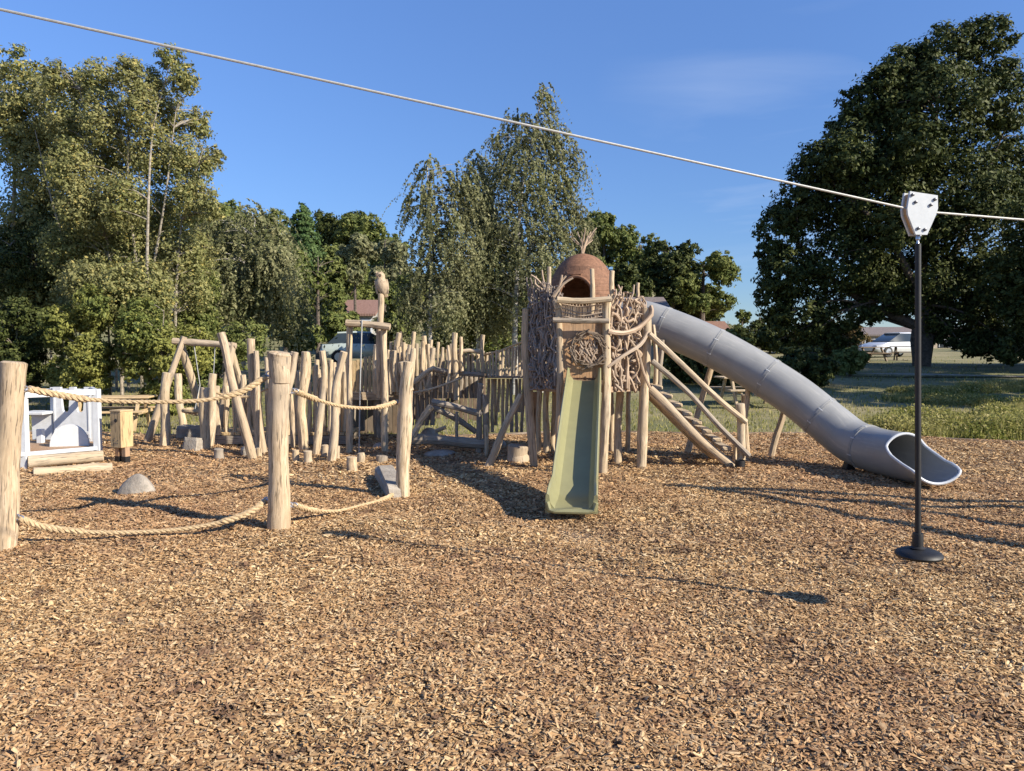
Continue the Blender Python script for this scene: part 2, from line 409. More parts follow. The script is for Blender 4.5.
    def beam(s, a, b, w, h, bevel=.004, up=Vector((0, 0, 1))):
        a, b = Vector(a), Vector(b); d = b - a; L = d.length; z = d.normalized()
        if abs(z.dot(up)) > .98: up = Vector((0, 1, 0))
        x = up.cross(z).normalized(); y = z.cross(x)
        rot = Matrix((x, y, z)).transposed()
        return s.box((a + b) / 2, (w, h, L), rot, bevel)
    def prism(s, poly, depth, o, ux, uy, hole=None):
        """extruded outline (list of (x,y)) placed at o with axes ux, uy; depth along ux x uy"""
        o = Vector(o); ux = Vector(ux).normalized(); uy = Vector(uy).normalized(); nz_ = ux.cross(uy)
        n = len(poly); V = []
        for dz in (-depth / 2, depth / 2):
            for (x, y) in poly: V.append(tuple(o + ux * x + uy * y + nz_ * dz))
        Fc = [tuple(range(n))[::-1], tuple(range(n, 2 * n))] + [(i, (i + 1) % n, n + (i + 1) % n, n + i) for i in range(n)]
        g = [(x + 3, 5 + d, y) for d in (0, depth) for (x, y) in poly]
        return s.add(V, Fc, g)
    def lathe(s, prof, c, n=20, axis=None, caps=True):
        c = Vector(c); rot = Matrix.Identity(3) if axis is None else Vector(axis).to_track_quat('Z', 'Y').to_matrix()
        V = []; Gv = []
        for (r, z) in prof:
            for j in range(n):
                a = 2 * math.pi * j / n; V.append(tuple(c + rot @ Vector((r * math.cos(a), r * math.sin(a), z)))); Gv.append((a * .5, z, 0))
        L = len(prof); Fc = [(i * n + j, i * n + (j + 1) % n, (i + 1) * n + (j + 1) % n, (i + 1) * n + j) for i in range(L - 1) for j in range(n)]
        if caps: Fc += [tuple(range(n))[::-1], tuple(range((L - 1) * n, L * n))]
        return s.add(V, Fc, Gv)
    def build(s, name, m, parent=None, smooth=True):
        me = mesh_np(name, np.concatenate(s.V), s.F, m, np.concatenate(s.Gr), False)
        if smooth:
            me.polygons.foreach_set('use_smooth', np.ones(len(me.polygons), bool))
            me.set_sharp_from_angle(angle=R(38))
        return link(name, me, parent)
def smooth_path(pts, seg=.14):
    P = [Vector(p) for p in pts]; out = []
    for i in range(len(P) - 1):
        p0 = P[i - 1] if i else P[0] * 2 - P[1]; p1, p2 = P[i], P[i + 1]; p3 = P[i + 2] if i + 2 < len(P) else P[-1] * 2 - P[-2]
        k = max(2, int((p2 - p1).length / seg) + 1)
        for j in range(k):
            t = j / k; out.append(.5 * ((2 * p1) + (p2 - p0) * t + (2 * p0 - 5 * p1 + 4 * p2 - p3) * t * t + (3 * p1 - p0 - 3 * p2 + p3) * t ** 3))
    out.append(P[-1]); return out
def sag(a, b, s, n=24):
    a, b = Vector(a), Vector(b); return [a.lerp(b, i / n) - Vector((0, 0, 4 * s * (i / n) * (1 - i / n))) for i in range(n + 1)]

# ------------------------------------------------------------------ ground
def build_ground():
    ys = np.concatenate([np.linspace(-40, 12, 27), np.linspace(12.5, 60, 60), np.geomspace(62, 1500, 50)])
    xs = np.concatenate([-np.geomspace(1200, 42, 40), np.linspace(-40, 40, 81), np.geomspace(42, 1200, 40)])
    X, Y = np.meshgrid(xs, ys); Z = ground_z(X, Y)
    Z += .05 * np.sin(X * .7 + 1.3) * np.sin(Y * .53) * ss(15, 24, Y)
    V = np.stack([X, Y, Z - .03], -1).reshape(-1, 3); nx, ny = len(xs), len(ys)
    i, j = np.meshgrid(np.arange(nx - 1), np.arange(ny - 1)); a = (j * nx + i).ravel()
    me = mesh_np('ground', V, np.stack([a, a + 1, a + 1 + nx, a + nx], 1), M['lawn'], smooth=True)
    o = link('ground', me); o['kind'] = 'structure'
build_ground()
# outline of the bark bed: far edge from the photograph, the rest round the viewer
def far_edge(x):      # Y of the bark bed's far edge at world x
    x = np.asarray(x, float)
    return 13.45 + .25 * np.sin(x * .5) - .35 * ss(4, 9, x) * 2.2 + .2 * np.sin(x * 1.3) - 1.2 * ss(9, 14, x)
def build_bed():
    xs = np.linspace(-16, 16, 161); V = []
    ys = np.concatenate([np.linspace(-5, 12, 60), np.linspace(12.2, 13, 6)])
    rows = []
    for t in np.linspace(0, 1, 90):
        for x in xs:
            y = -5 + (far_edge(x) + 5) * t
            z = .012 + .012 * math.sin(x * 1.7 + y * .6) * math.sin(y * 1.3 - x * .4) - .01 * 0
            V.append((x, float(y), z))
    nx = len(xs); i, j = np.meshgrid(np.arange(nx - 1), np.arange(89)); a = (j * nx + i).ravel()
    me = mesh_np('bark_bed', V, np.stack([a, a + 1, a + 1 + nx, a + nx], 1), M['mulch'], smooth=True)
    o = link('bark_bed', me); o['kind'] = 'structure'
build_bed()
def bedz(x, y): return .012 + .012 * np.sin(x * 1.7 + y * .6) * np.sin(y * 1.3 - x * .4)
def hollow(x, y):      # scuffed hollows: at the slide ends and along the line of the zip seat
    h = 0 * x
    for (cx, cy, rx, ry, d) in ((.54, 6.45, .5, .35, .022), (4.6, 7.9, .5, .5, .022), (.9, 3.9, .16, .22, .02), (1.0, 4.2, .12, .12, .015), (2.3, 4.0, .4, .3, .01), (1.9, 3.5, .1, .2, .015)):
        h = h + d * np.exp(-(((x - cx) / rx) ** 2 + ((y - cy) / ry) ** 2))
    return h
def build_chips():
    def pts(n, y0, y1, spread):
        y = np.sqrt(rng.uniform(y0 ** 2, y1 ** 2, n)); x = rng.uniform(-1, 1, n) * (y * spread + .5); return x, y
    Vs, Fs, base = [], [], 0
    for (n, y0, y1, sc_) in ((240000, 2.1, 5.2, 1.0), (200000, 5.2, 8.5, 1.2), (120000, 8.5, 13.6, 1.6)):
        x, y = pts(n, y0, y1, .76)
        k = y < far_edge(x) - .02; x, y = x[k], y[k]; n = len(x)
        L = np.clip(rng.lognormal(math.log(.011), .5, n), .005, .038) * sc_; Wd = np.clip(rng.lognormal(math.log(.0074), .35, n), .0045, .019) * sc_
        yaw = rng.uniform(0, math.pi * 2, n); pit = rng.normal(0, .26, n); rol = rng.normal(0, .3, n)
        a = np.stack([np.cos(yaw) * np.cos(pit), np.sin(yaw) * np.cos(pit), np.sin(pit)], 1)
        b0 = np.stack([-np.sin(yaw), np.cos(yaw), np.zeros(n)], 1); nn = np.cross(a, b0)
        b = b0 * np.cos(rol)[:, None] + nn * np.sin(rol)[:, None]; nn = np.cross(a, b)
        mound = .012 * np.sin(x * 5.1 + 2 * np.sin(y * 2.2)) * np.sin(y * 4.3 + x)
        c = np.stack([x, y, bedz(x, y) + rng.uniform(.004, .024, n) + mound * 1.3 + .006 - hollow(x, y)], 1)
        curl = (rng.uniform(.0, .35, n) * Wd)[:, None] * nn
        l, w = (L)[:, None], Wd[:, None]
        tp = rng.uniform(.2, 1, n)[:, None]; tq = rng.uniform(.2, 1, n)[:, None]; l1 = l * rng.uniform(.55, 1, n)[:, None]; l2 = l * rng.uniform(.55, 1, n)[:, None]
        P = np.stack([c - a * l1 - b * w * tp, c + a * l2 - b * w * tq, c - a * l * 1.05 + curl, c + a * l * 1.1 + curl, c - a * l2 + b * w * tq, c + a * l1 + b * w * tp], 1)
        Vs.append(P.reshape(-1, 3)); ii = base + np.arange(n) * 6
        Fs.append(np.stack([ii, ii + 1, ii + 3, ii + 2], 1)); Fs.append(np.stack([ii + 2, ii + 3, ii + 5, ii + 4], 1)); base += n * 6
    me = mesh_np('bark_chips', np.concatenate(Vs), np.concatenate(Fs), M['chip'])
    o = link('bark_chips', me); o['kind'] = 'stuff'; tag(o, 'loose tan and brown bark chips covering the whole play area', 'bark chips')
build_chips()
def build_grass():
    # lawn blades and taller tufts
    def blades(x, y, h, w):
        n = len(x); yaw = rng.uniform(0, 6.28, n); lean = rng.uniform(.0, .5, n) * h
        z = ground_z(x, y) - .03; d = rng.uniform(0, 6.28, n)
        c = np.stack([x, y, z], 1); s = np.stack([np.cos(yaw), np.sin(yaw), np.zeros(n)], 1) * w[:, None]
        t = c + np.stack([np.cos(d) * lean, np.sin(d) * lean, h], 1)
        return np.stack([c - s, c + s, t], 1).reshape(-1, 3)
    n = 42000; x = rng.uniform(-16, 26, n); y = 13.2 + rng.exponential(5, n)
    k = (y > far_edge(x) + .03) | (np.abs(x) > 16); x, y = x[k], y[k]
    A = blades(x, y, rng.uniform(.03, .09, len(x)) * (1 + (y - 13) * .02), rng.uniform(.006, .012, len(x)) * (1 + (y - 13) * .06))
    # tufts on the right
    C = []
    for _ in range(230):
        yy = random.uniform(13.2, 24); xx = random.uniform(yy * .50, yy * .82)
        dens = math.sin(xx * .9 + yy * .5) + math.sin(yy * 1.1 - xx * .3)
        if dens < .1: continue
        C.append((xx, yy, random.uniform(.2, .6), random.uniform(.08, .24)))
    for _ in range(26):
        yy = random.uniform(13.1, 14.2); C.append((random.uniform(yy * .53, yy * .82), yy, random.uniform(.2, .5), random.uniform(.14, .30)))
    xs, ys_, hs = [], [], []
    for (xx, yy, r, h) in C:
        m_ = 420; xs.append(rng.normal(xx, r * .55, m_)); ys_.append(rng.normal(yy, r * .45, m_)); hs.append(h * rng.uniform(.4, 1.15, m_))
    x = np.concatenate(xs); y = np.concatenate(ys_); h = np.concatenate(hs)
    k = y > far_edge(x) - .1; x, y, h = x[k], y[k], h[k]
    B = blades(x, y, h, rng.uniform(.008, .016, len(x)) * 1.2)
    V = np.concatenate([A, B]); Fc = np.arange(len(V)).reshape(-1, 3)
    o = link('grass', mesh_np('grass', V, Fc, M['blade'])); o['kind'] = 'stuff'
    tag(o, 'lawn and rough yellow green grass tufts beyond the bark bed', 'grass')
build_grass()
def build_weeds():
    C = []
    for _ in range(150):
        yy = random.choice((random.uniform(13.3, 15.5), random.uniform(13.3, 24))); xx = random.uniform(yy * .50, yy * .84)
        if math.sin(xx * .9 + yy * .5) + math.sin(yy * 1.1 - xx * .3) < -.2: continue
        r = random.uniform(.3, .85); h = random.uniform(.16, .42) * (1 if yy < 17 else .8); n = int(900 * (r / .5) ** 1.5)
        q = rng.normal(size=(n, 3)); q /= np.linalg.norm(q, axis=1)[:, None]; q *= rng.uniform(.5, 1.05, (n, 1)); q[:, 2] = np.abs(q[:, 2])
        p = q * np.array([r, r * .8, h]) + np.array([xx, yy, 0]); p[:, 2] += ground_z(p[:, 0], p[:, 1]) - .02
        C.append(p)
    o = link('weeds', leaves_mesh('weeds', np.concatenate(C), .035, M['blade'], 0, .4)); o['kind'] = 'stuff'
    tag(o, 'low leafy yellow green weeds mounded along the bark edge on the right', 'weeds')

# ------------------------------------------------------------------ trees
def leaves_mesh(name, C, size, m, flat=.0, aspect=.55, N=None, spread=.55):
    n = len(C)
    if N is None: N = rng.normal(size=(n, 3))
    else: N = N + rng.normal(size=(n, 3)) * spread
    N = N / np.maximum(1e-6, np.linalg.norm(N, axis=1))[:, None]
    a = rng.normal(size=(n, 3)); a[:, 2] -= flat * 2; a -= N * (a * N).sum(1)[:, None]; a /= np.maximum(1e-6, np.linalg.norm(a, axis=1))[:, None]
    b = np.cross(N, a)
    s = (size * rng.uniform(.55, 1.3, n))[:, None]
    V = np.stack([C - a * s, C + b * s * aspect, C + a * s, C - b * s * aspect], 1).reshape(-1, 3)
    return mesh_np(name, V, np.arange(4 * n).reshape(-1, 4), m)
def tree(name, label, cat, foot, trunks, lobes, nleaf, size, lm, bm, Y, tr=.12, nbranch=60, droop=0., clus=.16, group=None, br=.012, inner=.55, hang=.5, perl=26):
    """foot: pixel (x,y) of base or None with depth Y; trunks: list of pixel polylines; lobes: (px,py,rx,ry,dY) in pixels at depth Y"""
    global rng
    sd = sum(ord(ch) * (i + 1) for i, ch in enumerate(label)) % 99991; random.seed(sd); rng = np.random.default_rng(sd)
    x0 = (foot - CX) / F * Y; z0 = float(ground_z(x0, Y)) - .1
    root = thing(name, label, cat, (x0, Y, z0), group)
    tb = MB(); mids = []
    for pl in trunks:
        P = []
        for (px, py, dy) in pl: P.append(at(px, py, Y + dy))
        P = [Vector((x0 + (P[0].x - x0), Y + pl[0][2], z0))] + P
        S = smooth_path(P, .5); L = len(S)
        tb.tube(S, [tr * (1 - .82 * i / (L - 1)) for i in range(L)], 7, True, .08)
        mids += S[L // 4:]
    E = []; vol = []
    for (px, py, rx, ry, dY) in lobes:
        c = at(px, py, Y + dY); s = (Y + dY) / F
        E.append((c, rx * s, min(rx, ry * 1.2) * s, ry * s)); vol.append((rx * ry) ** 1.0)
    vol = np.array(vol) / sum(vol); C = []; NN = []
    gc = np.mean([np.array(e[0]) for e in E], axis=0)
    for (c, a, b, d), f in zip(E, vol):
        nl = int(nleaf * f); nc = max(4, nl // perl)
        u = rng.normal(size=(nc, 3)); u /= np.linalg.norm(u, axis=1)[:, None]
        rad = inner + (1.06 - inner) * rng.uniform(0, 1, nc) ** .6
        q = u * rad[:, None] * np.array([a, b, d]) + np.array(c)
        k = q[:, 2] > z0 + .15; q = q[k]
        if len(q) == 0: continue
        cr = clus * (a + d) / 2
        m_ = max(1, nl // len(q)); idx = np.repeat(np.arange(len(q)), m_)
        g = rng.normal(size=(len(idx), 3)) * cr * np.array([.6, .6, .42])
        if droop:      # leaves strung along twigs that arch outwards and hang
            o_ = q[:, :2] - np.array([x0, Y]); o_ /= np.maximum(.2, np.linalg.norm(o_, axis=1))[:, None]; o_ += rng.normal(0, .45, o_.shape)
            hl = rng.lognormal(math.log(hang), .5, len(q)); t_ = rng.uniform(0, 1, len(idx)); rise = rng.uniform(-.1, .35, len(q))
            g *= .28; g[:, :2] += o_[idx] * (t_ * hl[idx] * .55)[:, None]; g[:, 2] += hl[idx] * (rise[idx] * t_ * 2 - 1.5 * t_ ** 2)
        P_ = q[idx] + g * rng.uniform(.5, 1.3, len(q))[idx][:, None]; C.append(P_)
        o1 = (P_ - np.array(c)) / np.array([a, b, d]); o1 /= np.maximum(.3, np.linalg.norm(o1, axis=1))[:, None]
        o2 = P_ - q[idx]; o2 /= np.maximum(1e-3, np.linalg.norm(o2, axis=1))[:, None]
        NN.append(o1 * .75 + o2 * .45 + np.array([0, 0, .25]))
        nb = int(nbranch * f) + 1
        for t in q[rng.choice(len(q), min(nb, len(q)), replace=False)]:
            t = Vector(t.tolist()); cand = [s_ for s_ in mids if s_.z < t.z] or [mids[0]]
            s0 = min(cand, key=lambda s_: (s_ - t).length + abs((t.z - s_.z) * .0 - .3 * (t - s_).length))
            mid = s0.lerp(t, .5) + Vector((random.uniform(-.1, .1), random.uniform(-.1, .1), .12)) * (t - s0).length
            S = smooth_path([s0, mid, t], .6); L = len(S); r_ = br * (1 + (t - s0).length * .4)
            tb.tube(S, [r_ * (1 - .75 * i / (L - 1)) for i in range(L)], 5, False)
    tb.build('trunk', bm, root)
    link('crown', leaves_mesh('crown', np.concatenate(C), size, lm, .4 if droop else 0, .5, np.concatenate(NN)), root)
    return root
def rl(cx, cy, rx, ry, n, r0, r1, dd=0, squash=1.):
    """n random lobes filling an ellipse given in pixels"""
    out = []
    for i in range(n):
        a = random.uniform(0, 6.28); k = math.sqrt(random.uniform(0, 1)); r = random.uniform(r0, r1)
        out.append((cx + math.cos(a) * k * rx, cy + math.sin(a) * k * ry, r, r * squash, random.uniform(-1, 1) * dd))
    return out

build_weeds()
# big olive poplar-like tree on the left, several pale stems
random.seed(3)
lob = [(x + random.uniform(-6, 6), y + random.uniform(-6, 6), r * random.uniform(.8, 1.15), r * 1.25, random.uniform(-.9, .9)) for x, y, r in
       [(58, 78, 15), (78, 92, 16), (102, 84, 16), (126, 74, 14), (150, 82, 15), (168, 64, 11), (186, 86, 13), (196, 120, 13), (168, 112, 20), (134, 112, 20), (98, 122, 22), (66, 125, 20), (206, 158, 12), (214, 148, 7), (182, 156, 20),
        (150, 158, 24), (115, 162, 24), (78, 165, 24), (214, 205, 11), (190, 204, 20), (158, 205, 24), (124, 205, 24), (88, 208, 24), (204, 250, 18), (174, 250, 24), (140, 252, 26), (104, 250, 26), (70, 250, 22),
        (192, 292, 22), (152, 296, 26), (112, 296, 26), (75, 292, 24)]]
tree('poplar_tree', 'large olive leaved tree with pale upright stems, left of the sky gap', 'tree', 148, [[(147, 330, -1.0), (148, 220, -1.1), (153, 130, -.3), (168, 70, .2)], [(120, 330, 0), (100, 200, 0), (80, 90, .2)], [(175, 330, -.2), (182, 220, -.3), (203, 150, 0)], [(140, 300, -.2), (128, 180, -.3), (132, 75, 0)], [(150, 300, -.3), (165, 200, -.5), (176, 110, 0)], [(95, 320, .5), (60, 230, .5), (35, 130, .5)]],
     lob, 110000, .044, M['leaf_poplar'], M['bark_limb'], 19.5, .055, 520, clus=.26, br=.010, inner=.2, perl=18)
lob = rl(25, 130, 42, 70, 10, 20, 32, 1) + [(14, 62, 14, 20, 0), (38, 80, 10, 16, 0)] + rl(20, 260, 50, 70, 8, 28, 40, 1)
tree('poplar_tree', 'olive tree cut by the left edge of the photo, beside the large poplar', 'tree', 12, [[(10, 320, 0), (14, 200, 0), (16, 80, 0)], [(30, 320, .5), (45, 180, .5), (38, 85, .5)]],
     lob, 52000, .055, M['leaf_poplar'], M['bark_limb'], 22, .11, 160, clus=.24, inner=.35, perl=18)
# undergrowth along the left
for i, (cx, cy, rx, ry, Y, n, mt, lab) in enumerate([
    (15, 350, 42, 60, 17.5, 14000, 'leaf_dark', 'dark shrub at the left edge behind the white playhouse'),
    (78, 345, 45, 62, 17.2, 15000, 'leaf_shrub', 'yellow green shrub behind the bird box'),
    (160, 355, 50, 62, 16.8, 15000, 'leaf_shrub', 'dense olive shrub behind the swing frame'),
    (222, 360, 42, 48, 19, 9000, 'leaf_green', 'low green shrub behind the leaning palisade post'),
    (30, 270, 55, 50, 21, 14000, 'leaf_dark', 'tall dark bush at the left edge under the edge poplar'),
    (195, 300, 30, 50, 21.5, 10000, 'leaf_green', 'bush filling the gap between the large poplar and the drooping birch'),
    (60, 245, 60, 46, 23, 15000, 'leaf_green', 'tall green bush behind the stems of the two poplars'),
    (125, 240, 50, 40, 22.5, 13000, 'leaf_birch', 'pale bush behind the trunk of the large poplar'),
    (120, 300, 60, 50, 18.6, 13000, 'leaf_poplar', 'tall scrubby bush under the large poplar')]):
    tree('shrub', lab, 'shrub', cx, [[(cx, cy + 20, 0), (cx + 4, cy - ry * .7, 0)], [(cx - 12, cy + 20, .2), (cx - 20, cy - ry * .5, .2)]],
         rl(cx, cy, rx * .75, ry * .8, 14, rx * .25, rx * .45, .7, 1.1), int(n * 2.0), .043, M[mt], M['bark_twig'], Y, .04, 50, clus=.2, group='shrubs along the left edge of the bark')
# hanging birch at 250
lob = rl(245, 285, 42, 50, 12, 16, 26, 1.2, 1.3) + [(250, 222, 22, 20, 0), (275, 235, 14, 18, 0), (215, 235, 18, 22, 0), (225, 260, 22, 28, 0), (283, 290, 12, 30, 0)]
tree('birch_tree', 'drooping grey green birch with a thin white trunk beside the large poplar', 'tree', 240, [[(243, 330, 0), (248, 280, 0), (255, 220, 0)]],
     lob, 60000, .058, M['leaf_birch'], M['bark_pale'], 25, .10, 90, droop=1, clus=.16, hang=.75, inner=.3, perl=34)
# middle birches
lob = [(543, 98, 11, 18, 0), (537, 130, 22, 22, 0), (520, 150, 22, 24, 0), (556, 150, 18, 24, 0), (563, 185, 16, 24, 0), (530, 185, 34, 30, 0), (505, 175, 16, 22, 0),
       (520, 230, 42, 34, .4), (560, 225, 18, 26, 0), (545, 265, 34, 36, 0), (500, 270, 30, 40, .3), (540, 305, 32, 30, 0), (574, 210, 10, 16, 0), (498, 140, 9, 12, 0), (512, 118, 9, 12, .2), (576, 160, 7, 12, 0), (488, 200, 12, 18, 0), (583, 235, 9, 18, 0)]
tree('birch_tree', 'tallest drooping birch, pointed top just left of the thatched tower roof', 'tree', 520, [[(515, 330, 0), (518, 250, 0), (522, 190, 0), (543, 92, 0)], [(540, 330, .4), (528, 260, .3), (556, 150, .2)]],
     lob, 66000, .043, M['leaf_birch'], M['bark_pale'], 22, .10, 190, droop=1, clus=.16, hang=.42, inner=.2, perl=24)
lob = [(428, 168, 10, 14, 0), (424, 195, 16, 20, 0), (440, 222, 22, 28, 0), (463, 195, 18, 22, 0), (455, 250, 26, 34, 0), (425, 265, 18, 34, 0), (440, 300, 26, 34, 0), (414, 300, 14, 26, 0), (463, 168, 8, 12, 0), (447, 178, 8, 14, 0), (411, 205, 7, 14, 0)]
tree('birch_tree', 'slender birch behind the owl post, leftmost of the middle birches', 'tree', 432, [[(430, 330, 0), (430, 250, 0), (427, 160, 0)]],
     lob, 30000, .046, M['leaf_birch'], M['bark_pale'], 21, .075, 90, droop=1, clus=.18, hang=.45, inner=.25, perl=30)
lob = [(480, 170, 12, 20, 0), (475, 205, 18, 26, 0), (488, 240, 24, 34, 0), (470, 285, 26, 34, 0), (492, 305, 26, 32, 0)]
tree('birch_tree', 'birch standing between the tallest and the leftmost middle birch', 'tree', 476, [[(478, 330, 0), (480, 250, 0), (479, 160, 0)]],
     lob, 32000, .05, M['leaf_birch'], M['bark_pale'], 23.5, .075, 80, droop=1, clus=.18, hang=.45, inner=.25, perl=30)
# understorey behind the middle
for (cx, cy, rx, ry, Y, mt, lab) in [(400, 300, 26, 42, 30, 'leaf_green', 'bushy green tree just right of the carved owl'),
        (318, 290, 30, 48, 34, 'leaf_green', 'mid green tree left of the house with the red roof'), (355, 262, 26, 26, 48, 'leaf_birch', 'browning tree behind the house with the red roof'),
        (300, 325, 26, 26, 28, 'leaf_green', 'low dark tree behind the drooping birch'),
        (470, 330, 60, 20, 26, 'leaf_green', 'low bush under the middle birches'),
        (342, 330, 26, 14, 38, 'leaf_green', 'bush hiding the lower walls of the house with the red roof'), (334, 312, 14, 22, 40, 'leaf_green', 'small tree touching the left end of the red roof'), (392, 335, 26, 16, 33, 'leaf_birch', 'pale bush between the house and the middle birches'),
        (285, 270, 24, 40, 40, 'leaf_green', 'green tree between the drooping birch and the hill'), (545, 325, 40, 20, 27, 'leaf_green', 'bush behind the left wall of the tower'), (625, 335, 36, 22, 33, 'leaf_dark', 'dark bush behind the right wall of the tower'), (385, 262, 20, 30, 40, 'leaf_birch', 'pale green tree above the owl post')]:
    tree('broadleaf_tree', lab, 'tree', cx, [[(cx, cy + ry, 0), (cx, cy - ry * .7, 0)]], rl(cx, cy, rx * .7, ry * .75, 9, rx * .3, rx * .5, 1.5), 11000, .0046 * Y * .6 + .02, M[mt], M['bark_brown'], Y, .14, 20, clus=.22, group='trees between the birches and the hill')
# wooded hill: separate crowns
spec = [(205, 225, 24, 22, 70, 'leaf_green', 'rounded green tree on the hill, above the drooping birch'), (232, 222, 20, 20, 78, 'leaf_green', 'dark round tree on the hill left of the pointed conifer'),
        (303, 250, 22, 46, 60, 'leaf_conifer', 'pointed bright green conifer on the hill'), (338, 228, 26, 22, 80, 'leaf_dark', 'dark round crown right of the pointed conifer'),
        (362, 236, 26, 24, 76, 'leaf_green', 'broad dark crown above the red roofed house'), (388, 254, 20, 22, 72, 'leaf_green', 'green crown on the falling right end of the hill'),
        (270, 232, 22, 24, 84, 'leaf_green', 'green crown between the drooping birch and the conifer'), (320, 270, 30, 30, 62, 'leaf_green', 'broad green crown below the pointed conifer'),
        (352, 275, 20, 20, 58, 'leaf_green', 'small green crown just above the red roof'), (398, 285, 22, 26, 62, 'leaf_birch', 'pale crown at the right foot of the hill')]
for (cx, cy, rx, ry, Y, mt, lab) in spec:
    if 'pointed' in lab and 'conifer' in lab and 'bright' in lab:
        lb = [(303, 212, 6, 9, 0), (303, 224, 11, 11, 0), (304, 240, 15, 13, 0), (303, 256, 19, 14, 0), (303, 274, 22, 16, 0)]
    else: lb = rl(cx, cy, rx * .75, ry * .7, 16, rx * .28, rx * .5, 3) + [(cx, cy + ry, rx * .9, ry * .7, 0), (cx, cy + ry * 1.8, rx * .9, ry * .7, 0)]
    tree('hill_tree', lab, 'tree', cx, [[(cx, cy + ry, 0), (cx, cy - ry * .4, 0)]], lb, 15000, .0023 * Y, M[mt], M['bark_brown'], Y, .3, 8, clus=.26, group='trees on the wooded hill')
# tree mass right of the middle
spec = [(603, 250, 32, 36, 56, 'leaf_green', 'dark green tree directly behind the tower roof'), (638, 262, 34, 34, 58, 'leaf_green', 'layered green tree right of the tower roof'),
        (672, 275, 34, 38, 54, 'leaf_dark', 'dark tree above the upper end of the tube slide'), (702, 282, 32, 38, 54, 'leaf_green', 'spreading tree with a ragged right edge above the tube slide'),
        (620, 290, 30, 24, 50, 'leaf_dark', 'low dark crown behind the tower railing'), (690, 305, 36, 16, 60, 'leaf_dark', 'low dark hedge tree behind the tube slide')]
for (cx, cy, rx, ry, Y, mt, lab) in spec:
    tree('broadleaf_tree', lab, 'tree', cx, [[(cx, cy + ry, 0), (cx + 2, cy - ry * .5, 0)]], rl(cx, cy, rx * .85, ry * .85, 22, rx * .24, rx * .46, 2.5, .75), 24000, .125, M[mt], M['bark_brown'], Y, .3, 16, clus=.22, group='trees behind the tower and tube slide')
for (cx, cy, r, Y, mt, lab) in [(742, 322, 12, 60, 'leaf_green', 'small distant tree in the gap beside the dark evergreen'), (760, 325, 12, 66, 'leaf_dark', 'small dark distant tree touching the evergreen'), (728, 330, 9, 70, 'leaf_birch', 'tiny pale distant tree beyond the tube slide')]:
    tree('broadleaf_tree', lab, 'tree', cx, [[(cx, cy + r, 0), (cx, cy - r, 0)]], rl(cx, cy, r * .7, r * .8, 6, r * .3, r * .55, 1), 3000, .13, M[mt], M['bark_brown'], Y, .15, 5, clus=.25, group='small far trees in the gap')
for (cx, cy, rx, ry, mt, lab) in [(770, 340, 34, 12, 'leaf_dark', 'dark far hedge end behind the evergreen left skirt'), (828, 338, 34, 14, 'leaf_autumn', 'brownish far hedge left of the long beige building'),
        (1010, 340, 36, 12, 'leaf_green', 'far hedge right of the long beige building'), (715, 343, 30, 9, 'leaf_green', 'low far hedge seen just above the tube slide')]:
    tree('hedge', lab, 'hedge', cx, [[(cx, cy + 4, 0), (cx, cy - 4, 0)]], rl(cx, cy, rx * .9, ry * .5, 16, ry * .6, ry * .95, 1.5), 12000, .12, M[mt], M['bark_brown'], 57, .1, 5, clus=.25, group='far hedges beyond the lawn')
# the big dark evergreen on the right
lob = [(945, 55, 36, 30, 0), (985, 40, 26, 22, 0), (905, 75, 34, 28, 0), (870, 100, 30, 26, 0), (930, 120, 60, 50, 0), (850, 150, 34, 34, 0), (822, 175, 30, 32, 0), (1000, 100, 30, 40, 0),
       (800, 205, 26, 30, 0), (780, 235, 22, 30, 0), (785, 275, 26, 30, 0), (870, 200, 60, 50, 0), (950, 200, 60, 50, 0), (840, 265, 50, 36, 0), (775, 300, 20, 26, 0), (990, 345, 40, 14, -1), (1015, 350, 26, 12, -1), (955, 338, 26, 12, 0), (835, 335, 24, 12, 0), (770, 255, 14, 20, 0), (785, 335, 24, 16, 0), (820, 338, 26, 14, 0), (800, 315, 34, 26, 0), (845, 318, 34, 18, 0),
       (920, 280, 55, 36, .5), (985, 280, 40, 44, 0), (960, 320, 40, 24, 0), (1000, 335, 34, 22, 0), (885, 298, 34, 22, 0), (1010, 180, 30, 50, 1)]
lob += rl(895, 170, 95, 105, 16, 14, 26, 3)
lob = [(a, b, c * .97, d * .97, e) for (a, b, c, d, e) in lob]
tree('evergreen_tree', 'huge dark evergreen with a broad rounded crown on the right', 'tree', 922, [[(922, 350, 0), (922, 280, 0), (930, 180, 0), (940, 80, 0)], [(926, 320, 0), (890, 240, -1), (830, 180, -1)], [(920, 320, 0), (960, 240, .5), (1000, 140, .5)], [(921, 330, 0), (860, 300, 0), (800, 250, 0)]],
     lob, 200000, .095, M['leaf_dark'], M['bark_brown'], 33, .27, 120, clus=.19, br=.025, inner=.45, perl=40)
lob = rl(1045, 290, 40, 60, 10, 20, 30, 1) + [(1015, 345, 22, 18, 0), (1030, 230, 22, 40, 0), (1018, 300, 20, 30, 0)]
tree('evergreen_tree', 'dark tree cut by the right edge beneath the huge evergreen', 'tree', 1040, [[(1040, 340, 0), (1045, 200, 0)]], lob, 26000, .09, M['leaf_dark'], M['bark_brown'], 29, .25, 30, clus=.2)

